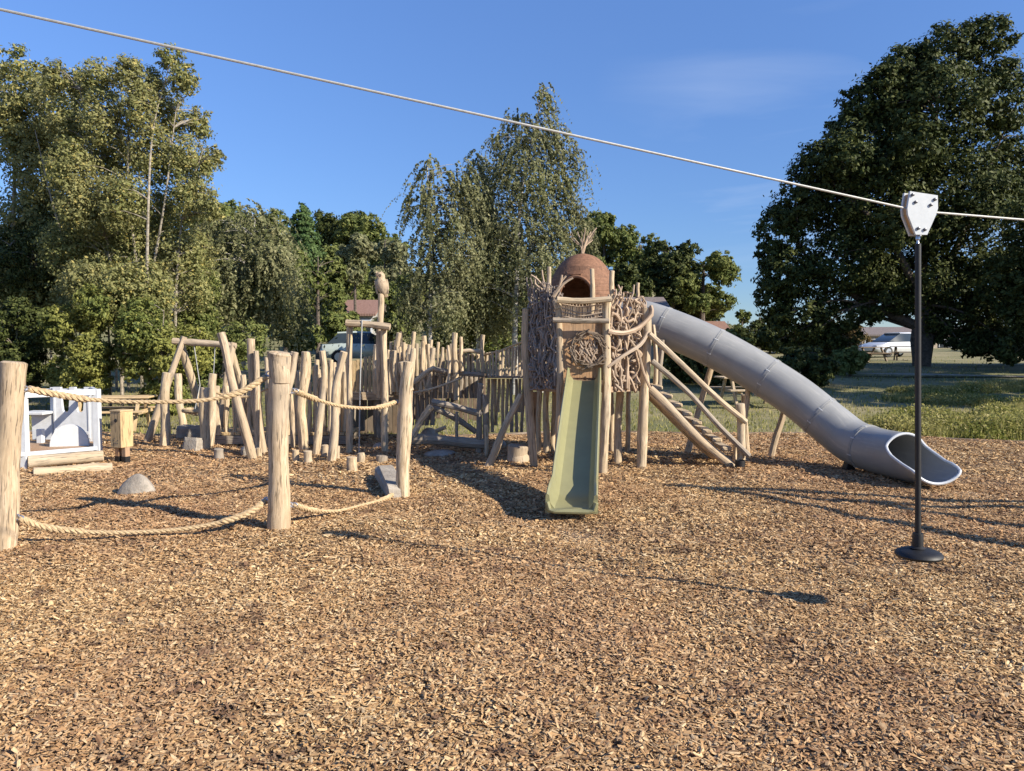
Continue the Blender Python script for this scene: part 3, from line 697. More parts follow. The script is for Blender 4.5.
def side_tree():
    lb = rl(1560, 60, 130, 150, 16, 50, 80, 2.5)
    lb2 = rl(1500, 190, 150, 90, 14, 40, 62, 2.5)
    tree('evergreen_tree', 'farther tree outside the right edge, shading the ground under the huge evergreen', 'tree', 1500, [[(1500, 320, 0), (1500, 180, 0)]], lb2, 26000, .18, M['leaf_dark'], M['bark_brown'], 25.5, .3, 20, clus=.2)
    tree('evergreen_tree', 'large tree outside the right edge, shading the lawn before the huge evergreen', 'tree', 1560, [[(1560, 300, 0), (1560, 100, 0)]], lb, 30000, .16, M['leaf_dark'], M['bark_brown'], 18, .3, 20, clus=.2)
side_tree()
# hedge / scrub right of stair; dark leaves stand in for its shade
for (cx, cy, rx, ry, Y, mt, lab) in [(795, 368, 50, 22, 24, 'leaf_dark', 'dark hedge behind the middle of the tube slide'), (850, 362, 26, 12, 27, 'leaf_green', 'low green bush at the right end of the dark hedge'), (690, 362, 34, 26, 25, 'leaf_dark', 'dark bush behind the log stair'),
        (740, 372, 34, 18, 23, 'leaf_dark', 'low dark bush between stair and tube slide'), (735, 342, 18, 12, 34, 'leaf_shrub', 'yellow green bush above the tube slide'),
        (822, 342, 30, 14, 37, 'leaf_autumn', 'brownish bush left of the parked silver car')]:
    tree('bush', lab, 'bush', cx, [[(cx, cy + 5, 0), (cx, cy - ry * .5, 0)]], rl(cx, cy, rx * .75, ry * .6, 10, ry * .45, ry * .75, .8), 8000, .08, M[mt], M['bark_brown'], Y, .05, 12, clus=.25, group='bushes on the lawn edge')

# ------------------------------------------------------------------ houses, cars, tables in the distance
def house(name, label, x0, x1, ytop, yeave, Y, depth, wall, roof, gable_front=False, ch=True, wins=2, below=3.0):
    a = at(x0, yeave, Y); b = at(x1, yeave, Y); t = at(x0, ytop, Y).z; w = b.x - a.x; cx = (a.x + b.x) / 2; ez = a.z
    gz = min(float(ground_z(cx, Y)), ez - below) - .3
    root = thing(name, label, 'house', (cx, Y + depth / 2, gz))
    yc = Y + depth / 2
    MB().box((cx, yc, (ez + gz) / 2), (w, depth, ez - gz), bevel=.02).build('wall', wall, root, False)
    rb = MB(); o = .25
    if gable_front:
        prof = [(-w / 2 - o, -.05), (0, t - ez), (w / 2 + o, -.05), (w / 2 + o, -.2), (0, t - ez - .2), (-w / 2 - o, -.2)]
        rb.prism(prof, depth + 2 * o, (cx, yc, ez), (1, 0, 0), (0, 0, 1)); gb = MB().prism([(-w / 2, 0), (w / 2, 0), (0, t - ez - .16)], depth - .02, (cx, yc, ez), (1, 0, 0), (0, 0, 1))
    else:
        prof = [(-depth / 2 - o, -.05), (0, t - ez), (depth / 2 + o, -.05), (depth / 2 + o, -.2), (0, t - ez - .2), (-depth / 2 - o, -.2)]
        rb.prism(prof, w + 2 * o, (cx, yc, ez), (0, 1, 0), (0, 0, 1)); gb = MB().prism([(-depth / 2, 0), (depth / 2, 0), (0, t - ez - .16)], w - .02, (cx, yc, ez), (0, 1, 0), (0, 0, 1))
    rf = rb.build('roof', roof, root, False); gb.build('gable', wall, root, False)
    if ch: MB().box((cx + w * .3, yc, t + .4), (.6, .6, 1.3), bevel=.02).build('chimney', M['roof_red'], rf, False)
    for i in range(wins):
        x = cx - w / 2 + w * (i + .5) / wins
        fr = MB().box((x, Y - .02, ez - 1.0), (1.2, .08, 1.2), bevel=.01).build('window', M['white'], root, False)
        MB().box((x, Y - .05, ez - 1.0), (1.0, .06, 1.0), bevel=.01).build('pane', M['dark_window'], fr, False)
    return root
house('house', 'house with a red tiled roof half hidden by trees behind the owl post', 334, 372, 297, 313, 48, 6, M['render_white'], M['roof_red'], ch=False)
house('house', 'house showing only its grey brown roof above the tube slide start', 624, 668, 294, 311, 40, 5, M['render_beige'], M['roof_grey'], ch=False)
house('house', 'house showing its small red roof over the middle of the tube slide', 699, 731, 320, 335, 52, 5, M['render_white'], M['roof_red'], ch=False)
house('long_building', 'low beige building seen beneath the huge evergreen', 862, 992, 326, 334, 68, 7, M['render_beige'], M['roof_grey'], ch=False, wins=7, below=2.4)

def car(label, px, py, Y, yaw, paint):
    x0 = (px - CX) / F * Y; z0 = float(ground_z(x0, Y))
    root = thing('parked_car', label, 'car', (x0, Y, z0)); root.rotation_euler = (0, 0, 0)
    rot = Matrix.Rotation(yaw, 3, 'Z'); T = Vector((x0, Y, z0))
    def loft(sections, name, m, par):
        b = MB(); V = []; n = len(sections[0][1])
        for (x, pr) in sections:
            for (y, z) in pr: V.append(tuple(T + rot @ Vector((x, y, z))))
        L = len(sections)
        Fc = [(i * n + j, i * n + (j + 1) % n, (i + 1) * n + (j + 1) % n, (i + 1) * n + j) for i in range(L - 1) for j in range(n)]
        Fc += [tuple(range(n))[::-1], tuple(range((L - 1) * n, L * n))]
        b.add(V, Fc); return b.build(name, m, par)
    def sec(x, w, zb, zt): return (x, [(-w * .9, zb), (w * .9, zb), (w, zb + .12), (w, (zb + zt) / 2 + .05), (w * .93, zt - .04), (w * .8, zt), (-w * .8, zt), (-w * .93, zt - .04), (-w, (zb + zt) / 2 + .05), (-w, zb + .12)])
    body = loft([sec(-2.1, .72, .4, .75), sec(-2.0, .82, .28, .88), (sec(-1.2, .87, .24, .95)), sec(.2, .87, .24, .93), sec(1.2, .86, .25, .88), sec(1.9, .8, .3, .72), sec(2.1, .68, .38, .6)], 'body', paint, root)
    loft([(-1.75, [(-.7, .92), (.7, .92), (.66, .96), (-.66, .96)]), (-1.3, [(-.74, .92), (.74, .92), (.6, 1.38), (-.6, 1.38)]), (.1, [(-.76, .92), (.76, .92), (.6, 1.42), (-.6, 1.42)]), (1.05, [(-.74, .86), (.74, .86), (.66, .92), (-.66, .92)])], 'window', M['glass'], root)
    loft([(-1.35, [(-.61, 1.37), (.61, 1.37), (.55, 1.43), (-.55, 1.43)]), (-.6, [(-.62, 1.40), (.62, 1.40), (.55, 1.48), (-.55, 1.48)]), (.15, [(-.61, 1.40), (.61, 1.40), (.55, 1.45), (-.55, 1.45)])], 'roof', paint, root)
    for sx in (-1.3, 1.3):
        for sy in (-1, 1):
            w = MB().lathe([(.2, -.1), (.31, -.09), (.33, 0), (.31, .09), (.2, .1)], T + rot @ Vector((sx, sy * .8, .32)), 18, rot @ Vector((0, 1, 0))).build('wheel', M['tyre'], root)
            MB().lathe([(.19, -.105), (.19, .105)], T + rot @ Vector((sx, sy * .8, .32)), 14, rot @ Vector((0, 1, 0))).build('rim', M['steel'], w)
    for sy in (-1, 1): MB().box(T + rot @ Vector((1.98, sy * .55, .62)), (.1, .3, .14), rot, .03).build('headlight', M['white_plastic'], root)
    return root
car('silver car parked beyond the lawn left of the evergreen trunk', 893, 352, 46, R(200), M['car_silver'])
car('pale green car parked behind the boarded platform', 368, 347, 35, R(12), M['car_green'])

def picnic(label, px, Y, yaw, m, sc_=1.):
    x0 = (px - CX) / F * Y; z0 = float(ground_z(x0, Y)) - .03
    root = thing('picnic_table', label, 'picnic table', (x0, Y, z0), 'picnic tables on the lawn'); rot = Matrix.Rotation(yaw, 3, 'Z'); T = Vector((x0, Y, z0))
    def B(name, boxes):
        b = MB()
        for (p, s) in boxes: b.box(T + rot @ (Vector(p) * sc_), [q * sc_ for q in s], rot, .008)
        return b.build(name, m, root)
    B('table_top', [((0, y, .74), (1.7, .13, .04)) for y in (-.3, -.15, 0, .15, .3)])
    for sy in (-1, 1): B('bench', [((0, sy * .68, .45), (1.7, .24, .04))])
    for sx in (-.6, .6):
        b = MB()
        for sy in (-1, 1): b.beam(T + rot @ (Vector((sx, sy * .2, .72)) * sc_), T + rot @ (Vector((sx, sy * .6, 0)) * sc_), .06 * sc_, .09 * sc_)
        b.beam(T + rot @ (Vector((sx + .05, -.75, .41)) * sc_), T + rot @ (Vector((sx + .05, .75, .41)) * sc_), .05 * sc_, .09 * sc_); b.build('leg', m, root)
picnic('dark picnic table in front of the silver car', 868, 38, R(20), M['wood_dark'])
picnic('dark picnic table right of the silver car by the evergreen trunk', 908, 40, R(-20), M['wood_dark'])
picnic('pale wooden picnic table behind the bird box', 112, 14.6, R(10), M['board_pale'], .85)
picnic('pale wooden picnic table seen between the log stair and the tube slide', 752, 19, R(5), M['wood'], 1.0)

# narrow pale strip of ground under the evergreen
def ground_strip():
    V = []; Fc = []
    P = [(780, 30), (850, 27.5), (930, 27), (1040, 26), (1150, 25)]
    pts = smooth_path([Vector(((p - CX) / F * y, y, 0)) for p, y in P], .8)
    for i, p in enumerate(pts):
        for s in (-.2, .2):
            x, y = p.x, p.y + s * (1.2 + .3 * math.sin(i)); V.append((x, y, float(ground_z(x, y)) + .045))
    for i in range(len(pts) - 1): Fc.append((2 * i, 2 * i + 2, 2 * i + 3, 2 * i + 1))
    o = link('pale_strip', mesh_np('pale_strip', V, Fc, M['pale_strip'])); o['kind'] = 'structure'
ground_strip()
def timber_edge():
    b = MB(); xs = np.linspace(-15.5, 15.5, 90)
    b.tube([Vector((x, float(far_edge(x)) + .04, .0)) for x in xs], .045, 6)
    tag(recentre(b.build('timber_edging', M['wood_dark'])), 'low dark timber edging along the far side of the bark', 'edging')
timber_edge()

# ------------------------------------------------------------------ helper for wooden posts given in pixels
def post_path(spec, D=None):
    """spec: list of (px,py); first is the foot on the ground unless D is given"""
    if D is None: D = G(*spec[0]).y
    P = [at(px, py, D) for px, py in spec]
    return P, D
def add_post(root, spec, w, w1=None, D=None, m='wood', name='post', n=10, wob=.35, sink=.06):
    P, D = post_path(spec, D); b = MB()
    if sink and P[0].z < .12: P[0] = P[0] - (P[1] - P[0]).normalized() * sink
    b.log(P, hw(w, D), hw(w1 or w * .9, D), n, wob)
    return b.build(name, M[m], root)
def add_logs(root, name, m, logs, n=8, wob=.3):
    b = MB()
    for (pts, w, w1, D) in logs:
        Ds = D if hasattr(D, '__len__') else [D] * len(pts)
        P = [at(px, py, d) for (px, py), d in zip(pts, Ds)]
        b.log(P, hw(w, Ds[0]), hw(w1, Ds[-1]), n, wob)
    return b.build(name, M[m], root)

# ------------------------------------------------------------------ foreground ring of posts and ropes
def rope_ring():
    specs = [(((3, 551), (7, 470), (13, 410), (14, 363)), 21, 23, 'smooth thick log post at the left edge of the photo', 'wood_pink', 'plain'),
             (((278, 531), (279, 450), (281, 375), (281, 356)), 21, 21, 'thick log post with a knobbly flared top in the foreground', 'wood_pink', 'knob'),
             (((403, 498), (404, 440), (405, 395), (409, 362)), 15, 13, 'slimmer log post with a forked top in front of the owl frame', 'wood', 'fork')]
    for (sp_, w, w1, lab, m, kind) in specs:
        D = G(*sp_[0]).y; P = [at(px, py, D) for px, py in sp_]; P[0].z -= .08
        root = thing('rope_post', lab, 'log post', (P[0].x, D, 0), 'posts of the rope circle')
        b = MB(); b.log(P, hw(w, D), hw(w1, D), 16, .2, .07, .05)
        if kind == 'knob':
            t = P[-1]; r = hw(w1, D)
            b.log([t + Vector((-.005, .0, -.22)), t + Vector((-.01, -.0, -.08)), t + Vector((-.006, -.0, .02))], r * .98, r * 1.07, 16, .1, .04, .06)
            b.log([t + Vector((-.03, -.01, -.14)), t + Vector((-.058, -.02, -.04)), t + Vector((-.065, -.02, .035))], r * .4, r * .5, 12, .1, .04)
            b.log([t + Vector((.05, 0, -.32)), t + Vector((.09, -.0, -.14)), t + Vector((.125, 0, .03))], r * .34, r * .28, 10, .1, .04)
        if kind == 'fork':
            t = P[-1]; r = hw(w1, D)
            b.log([t + Vector((.0, 0, -.3)), t + Vector((-.05, 0, -.12)), t + Vector((-.07, 0, .0))], r * .7, r * .6, 12, .1, .05)
            b.log([t + Vector((.0, 0, -.2)), t + Vector((.03, 0, .0)), t + Vector((.045, 0, .14))], r * .6, r * .4, 12, .1, .05)
        b.build('trunk', M[m], root)
        # eye bolts
        for yy, side in (((389, 1), (517, 1)) if kind == 'plain' else (((374, -1), (500, -1), (391, 1), (505, 1)) if kind == 'knob' else ((403, -1), (495, -1)))):
            k = min(range(len(sp_) - 1), key=lambda i: 0 if sp_[i][1] >= yy >= sp_[i + 1][1] else 1); a_, b_ = sp_[k], sp_[k + 1]
            f = (yy - a_[1]) / (b_[1] - a_[1]); c = at(a_[0] + (b_[0] - a_[0]) * f + side * (w / 2 + 1.5), yy, D)
            e = MB(); e.tube([c + Vector((math.cos(t) * .022, 0, math.sin(t) * .022)) for t in np.linspace(0, 6.28, 13)], .006, 6, False)
            e.tube([c - Vector((side * .06, 0, 0)), c], .009, 6); e.build('eye_bolt', M['steel'], root)
    D0, D1, D2 = [G(*s[0][0]).y for s in specs]
    def rope(lab, pix, Da, Db, r=.016, splice=(True, True)):
        n = len(pix); P = [at(px, py, Da + (Db - Da) * i / (n - 1)) for i, (px, py) in enumerate(pix)]
        for p in P: p.z = max(p.z, .05)
        S = smooth_path(P, .03); L = len(S); b = MB(); acc = 0
        for k in range(3):
            pts = []; acc = 0; rr = []
            for i in range(L):
                if i: acc += (S[i] - S[i - 1]).length
                f = i / (L - 1); e = 1 + (.55 if splice[0] and f < .25 else 0) + (.55 if splice[1] and f > .78 else 0)
                t = (S[min(i + 1, L - 1)] - S[max(i - 1, 0)]).normalized(); u = t.cross(Vector((0, 0, 1))).normalized(); w = t.cross(u)
                a = acc * 48 + k * 2.094; pts.append(S[i] + (u * math.cos(a) + w * math.sin(a)) * r * .55 * e); rr.append(r * .62 * e)
            b.tube(pts, rr, 6)
        o = recentre(b.build('rope', M['rope'])); tag(o, lab, 'rope', 'ropes of the rope circle')
        for pp, d in ((P[0], 1), (P[-1], -1)):
            s = MB(); q = pp; s.tube([q + Vector((d * .02 * 0 + math.cos(t) * .03, 0, math.sin(t) * .018)) for t in np.linspace(0, 6.28, 13)], .006, 6, False)
            oo = s.build('shackle', M['steel']); oo.parent = o; oo.matrix_parent_inverse = Matrix.Translation(-o.location)
    rope('upper rope running from the left edge post to the knobbly post', [(29, 389), (60, 395), (95, 400), (150, 402), (205, 400), (240, 392), (266, 377)], D0, D1, .017)
    rope('lower slack rope lying near the bark from the left edge post', [(20, 518), (45, 527), (90, 532), (140, 532), (190, 528), (232, 519), (255, 509), (265, 501)], D0, D1, .017)
    rope('upper rope sagging between the knobbly post and the forked post', [(295, 391), (310, 397), (335, 405), (360, 408), (380, 407), (396, 402)], D1, D2)
    rope('lower rope between the knobbly post and the forked post', [(294, 505), (312, 510), (338, 514), (365, 511), (385, 504), (395, 496)], D1, D2)
rope_ring()

# ------------------------------------------------------------------ boulders
def boulder(lab, px, py, wpx, hpx, seed, cone=0., dep=.9, m='stone', grp='boulders set in the bark', top=None):
    c = G(px, py); D = c.y; a = hw(wpx, D); h = hpx * D / F; rs = random.Random(seed)
    ph = [rs.uniform(0, 6.28) for _ in range(8)]; V = []; n, L = 24, 14; Fc = []
    for i in range(L + 1):
        v = i / L; el = -.35 + v * (math.pi / 2 + .35)
        for j in range(n):
            t = 2 * math.pi * j / n
            r = math.cos(el) * (1 + .10 * math.sin(2 * t + ph[0]) + .07 * math.sin(3 * t + ph[1]) + .05 * math.sin(5 * t + ph[2] + v * 3))
            z = math.sin(el)
            if cone: r *= (1 - cone * max(0, z) * .55); z = z + cone * max(0, z) ** 6 * .25
            V.append((r * a * math.cos(t), r * a * dep * math.sin(t), z * h * (1 + .06 * math.sin(3 * t + ph[3]) * (1 - v))))
    Fc = [(i * n + j, i * n + (j + 1) % n, (i + 1) * n + (j + 1) % n, (i + 1) * n + j) for i in range(L) for j in range(n)] + [tuple(range(n))[::-1], tuple(range(L * n, L * n + n))]
    b = MB().add([(x + c.x, y + c.y + a * dep * .6, z) for x, y, z in V], Fc)
    return tag(recentre(b.build('boulder', M[m])), lab, 'boulder', grp)
boulder('rounded grey boulder with a small point, alone on the bark', 134, 497, 36, 20, 3, .42)
def block(lab, cpx, cpy, wpx, hpx, dep, yaw, tilt=0, name='stone_block', bev=.03):
    c = G(cpx, cpy); D = c.y; w = wpx * D / F; h = hpx * D / F
    b = MB(); rot = Matrix.Rotation(yaw, 3, 'Z') @ Matrix.Rotation(tilt, 3, 'X'); b.box((0, 0, 0), (w, dep, h), rot, bev)
    V = b.V[0]; V += np.array([[random.uniform(-.02, .02) for _ in range(3)] for _ in range(len(V))]); V += np.array([c.x, c.y + dep / 2, h / 2 - .03])
    return tag(recentre(b.build(name, M['stone'], None, False)), lab, 'stone block', 'stone blocks among the posts')
block('grey stone block behind the low boulder at the picket bridge end', 190, 441, 30, 16, .35, R(8))
block('pale stone block leaning in front of the grey block', 191, 453, 18, 16, .26, R(-12), R(-12))
block('small grey stone right of the low picket bridge posts', 248, 458, 20, 12, .3, R(20))
block('long tilted grey stone slab left of the forked post', 381, 500, 22, 18, 1.25, R(15), R(1), 'stone_slab')

# ------------------------------------------------------------------ stumps
def stump(lab, px, py, w, h, m='wood_pink', tilt=0):
    c = G(px, py); D = c.y; r = hw(w, D); H = h * D / F
    b = MB(); b.log([c + Vector((0, 0, -.05)), c + Vector((tilt * .5, 0, H * .5)), c + Vector((tilt, 0, H))], r, r * .92, 12, .1, .06)
    tag(recentre(b.build('log_stump', M[m])), lab, 'log stump', 'short log stumps')
for a in [('square-topped dark stump beside the picket bridge end', 219, 460, 10, 11, 'wood_grey'), ('pale stump under the leaning dark post', 259, 459, 6, 11, 'wood'),
          ('short stump just right of the knobbly post', 296, 464, 7, 14, 'wood'), ('thick short stump right of the knobbly post, second one along', 308, 465, 9, 14, 'wood'),
          ('stump half hidden behind the curved palisade post', 325, 460, 8, 15, 'wood_pink'), ('stump touching the foot of the leaning palisade post', 337, 462, 7, 16, 'wood'),
          ('front stump beneath the hanging rope of the owl frame', 352, 472, 11, 15, 'wood_pink'), ('stump just behind the front stump under the owl frame', 361, 464, 8, 11, 'wood'),
          ('low wide stump behind the stone slab', 382, 463, 12, 7, 'wood_grey'), ('thick bark-covered stump left of the tower foot', 518, 463, 22, 17, 'wood_pink')]: stump(*a)

# ------------------------------------------------------------------ white playhouse
def playhouse():
    Zd = .22
    fl, fr = G(25, 453, Zd), G(98, 447, Zd); bl, brr = G(4, 441, Zd), G(93, 441, Zd); bl = Vector((bl.x, brr.y + .1, Zd))
    fl2 = fl + (fl - fr) * .45; fl2.z = Zd
    root = thing('white_playhouse', 'low white painted open playhouse with a boarded deck and log steps', 'playhouse', ((fl.x + fr.x) / 2, (fl.y + brr.y) / 2, 0))
    d = MB(); n = 9
    for i in range(n):
        a0 = fl2.lerp(bl, i / n); a1 = fr.lerp(brr, i / n); b0 = fl2.lerp(bl, (i + .94) / n); b1 = fr.lerp(brr, (i + .94) / n)
        V = [a0, a1, b1, b0] + [v - Vector((0, 0, .04)) for v in (a0, a1, b1, b0)]
        d.add([tuple(v) for v in V], [(0, 1, 2, 3), (7, 6, 5, 4), (0, 4, 5, 1), (1, 5, 6, 2), (2, 6, 7, 3), (3, 7, 4, 0)])
    d.build('deck', M['board'], root, False)
    up = Vector((0, 0, 1)); H = 0.92
    MB().beam(fl2 - up * .012 - Vector((0, .03, 0)), fr - up * .012 - Vector((0, .03, 0)), .05, .05).build('front_beam', M['white'], root)
    fl_ = fl.copy()
    for p, name in ((fl_, 'post'), (fr, 'post'), (brr, 'post'), (bl, 'post')):
        MB().beam(p - up * Zd, p + up * (at(p.x / p.y * F + CX, 389, p.y).z - Zd), .085, .085, .006).build(name, M['white'], root)
    def rail(p, q, z, w=.05, h=.07): MB().beam(p + up * z, q + up * z, w, h).build('rail', M['white'], root)
    zt = at(95, 389, fr.y).z - Zd
    rail(fl2, fr, zt - .04, .07, .08); rail(bl, brr, zt - .07, .06, .07); rail(fr, brr, zt - .04); rail(fl2, bl, zt - .04)
    # back wall, right part: cut-out panel with two arched openings
    def wall_part(x0, x1, name, top=.78):
        A = G(x0, 441, Zd); B = G(x1, 441, Zd); A.y = B.y = brr.y - .02; A.z = B.z = Zd; w = (B - A).length
        k = w / .62
        pts = [(0, 0), (w, 0), (w, top)]
        def dip(cx, half, dep):
            return [(cx + half * math.cos(t), top - dep * (1 if True else 0) * min(1, math.sin(t) * 1.3)) for t in np.linspace(0, math.pi, 9)]
        pts += dip(w * .72, w * .12, .36) + dip(w * .33, w * .12, .36) + [(0, top)]
        pn = MB().prism(pts, .05, A, (B - A), up).build(name, M['white'], root, False)
        bt = MB(); dx = (B - A).normalized(); nf = dx.cross(up)
        for t in (.04, .96): bt.beam(A + dx * w * t + nf * .031 + up * .04, A + dx * w * t + nf * .031 + up * (top - .04), .03, .012)
        bt.beam(A + nf * .033 + up * .12 + dx * .02, B + nf * .033 + up * .12 - dx * .02, .012, .05); bt.build('batten', M['white'], pn, False)
    wall_part(56, 93, 'back_panel')
    A = G(31, 443, Zd); B = G(47, 441, Zd)
    seat = MB(); seat.box(A.lerp(B, .5) + up * .42, (.34, .34, .04), None, .006); seat.box(A.lerp(B, .5) + up * .22 + Vector((0, .1, 0)), (.3, .04, .4), None, .006)
    seat.box(A.lerp(B, .5) + up * .55 + Vector((.14, .12, 0)), (.05, .05, .45), None, .006); seat.box(A.lerp(B, .5) + up * .1 + Vector((.1, -.12, 0)), (.08, .08, .2), None, .006)
    seat.build('seat', M['white'], root)
    # half-round arch standing on the deck
    c = G(70, 446, Zd + .0); arc = MB(); outer = [(math.cos(t) * .24, math.sin(t) * .30) for t in np.linspace(0, math.pi, 17)]
    arc.prism(outer, .06, c, (1, .25, 0), up); arc.build('half_round_panel', M['white'], root, False)
playhouse()
def step_log(lab, a, b, w):
    p, q = G(*a), G(*b); r = hw(w, p.y); bb = MB(); bb.log([p + Vector((0, 0, r * .7)), q + Vector((0, 0, r * .7))], r, r * .9, 12, .1)
    tag(recentre(bb.build('step_log', M['wood'])), lab, 'log step', 'log steps at the white playhouse')
def upper_step():
    p, q = at(29, 462, 9.66), at(103, 456, 10.05); bb = MB(); r = hw(12.5, 9.9); bb.log([p, q], r, r * .9, 12, .1)
    for pp in (p.lerp(q, .15), p.lerp(q, .85)): bb.tube([Vector((pp.x, pp.y, -.05)), Vector((pp.x, pp.y, pp.z))], .04, 8)
    tag(recentre(bb.build('step_log', M['wood'])), 'upper split log step touching the white playhouse deck', 'log step', 'log steps at the white playhouse')
upper_step()
step_log('front log step lying on the bark before the white playhouse', (34, 477), (112, 471), 11)

# ------------------------------------------------------------------ bird box on two legs
def bird_box():
    c = G(119, 465); D = c.y; k = D / F
    root = thing('nest_box', 'pale wooden box with a round hole on two black footed legs', 'nest box', tuple(c)); rot = Matrix.Rotation(R(-22), 3, 'Z')
    zb = at(119, 448, D).z; zt = at(119, 412, D).z; w = 15 * k; dp = .2
    MB().box(c + Vector((0, dp / 2, (zb + zt) / 2)), (w, dp, zt - zb), rot, .008).build('box', M['board_pale'], root)
    MB().box(c + Vector((0, dp / 2, zt + .012)), (w + .004, dp + .012, .022), rot, .004).build('lid', M['board_pale'], root)
    n = rot @ Vector((0, -1, 0)); f = c + Vector((0, dp / 2, 0)) + n * (dp / 2 + .003); rx = rot @ Vector((1, 0, 0))
    MB().lathe([(.0, 0), (.026, 0), (.026, .004), (0, .004)], f + Vector((0, 0, zb + (zt - zb) * .76)) + rx * .01, 16, n, False).build('entrance_hole', M['black'], root)
    mk = MB()
    for (dx, dz) in ((-.03, .06), (0, .06), (.03, .06), (-.03, .1), (.035, .1), (-.015, .13)): mk.box(f + rx * dx + Vector((0, 0, zb + dz)), (.014, .004, .012), rot)
    mk.build('carved_marks', M['bolt'], root)
    for s in (-1, 1):
        p = c + Vector((0, dp / 2, 0)) + rx * s * w * .3
        lg = MB().box(p + Vector((0, 0, zb / 2)), (.075, .075, zb), rot, .006).build('leg', M['board'], root)
        MB().box(p + Vector((0, 0, zb * .22)), (.08, .08, zb * .5), rot, .004).build('foot_sleeve', M['black'], lg)
bird_box()

# ------------------------------------------------------------------ basket swing frame
def swing():
    D = 12.6; root = thing('swing_frame', 'log swing frame with crossed legs and a basket seat hanging from ropes', 'swing', tuple(at(200, 440, D)))
    def leg(a, b, w, m='wood_pink'):
        P = [at(a[0], a[1], a[2]), at(b[0], b[1], b[2])]; P[0].z = -.05
        MB().log(P, hw(w, a[2]), hw(w * .85, a[2]), 10, .05).build('leg', M[m], root)
    leg((145, 424, D - .3), (184, 337, D), 7.5); leg((210, 430, D + .7), (181, 345, D + .05), 8, 'wood')
    leg((216, 436, D - .3), (233, 343, D), 7.5); leg((256, 412, D + .8), (230, 348, D + .05), 7.5, 'wood')
    MB().log([at(173, 341, D), at(205, 343, D), at(236, 346, D)], hw(7, D), hw(6.5, D), 10, .2).build('crossbar', M['wood_pink'], root)
    sp_ = [at(201, 411, D), at(192, 414, D)]
    for (a, b) in (((194, 345), (200, 385)), ((215, 347), (213, 385))):
        p, q = at(*a, D), at(*b, D)
        r = MB().tube([p, q], .008, 6).tube([q, at(b[0] - 5, 409, D - .2)], .007, 6).tube([q, at(b[0] - 1, 409, D + .2)], .007, 6).build('swing_rope', M['galv'], root)
    c = at(203, 410, D); rim = MB(); rim.tube([c + Vector((math.cos(t) * .30, math.sin(t) * .30, 0)) for t in np.linspace(0, 6.2832, 25)], .035, 8, False)
    net = MB()
    for i in range(-4, 5):
        s = math.sqrt(max(.001, .09 - (i * .065) ** 2)); net.tube(sag(c + Vector((i * .065, -s, 0)), c + Vector((i * .065, s, 0)), .07, 6), .006, 4); net.tube(sag(c + Vector((-s, i * .065, 0)), c + Vector((s, i * .065, 0)), .07, 6), .006, 4)
    bs = rim.build('basket_seat', M['rope'], root); net.build('seat_net', M['rope'], bs)
swing()

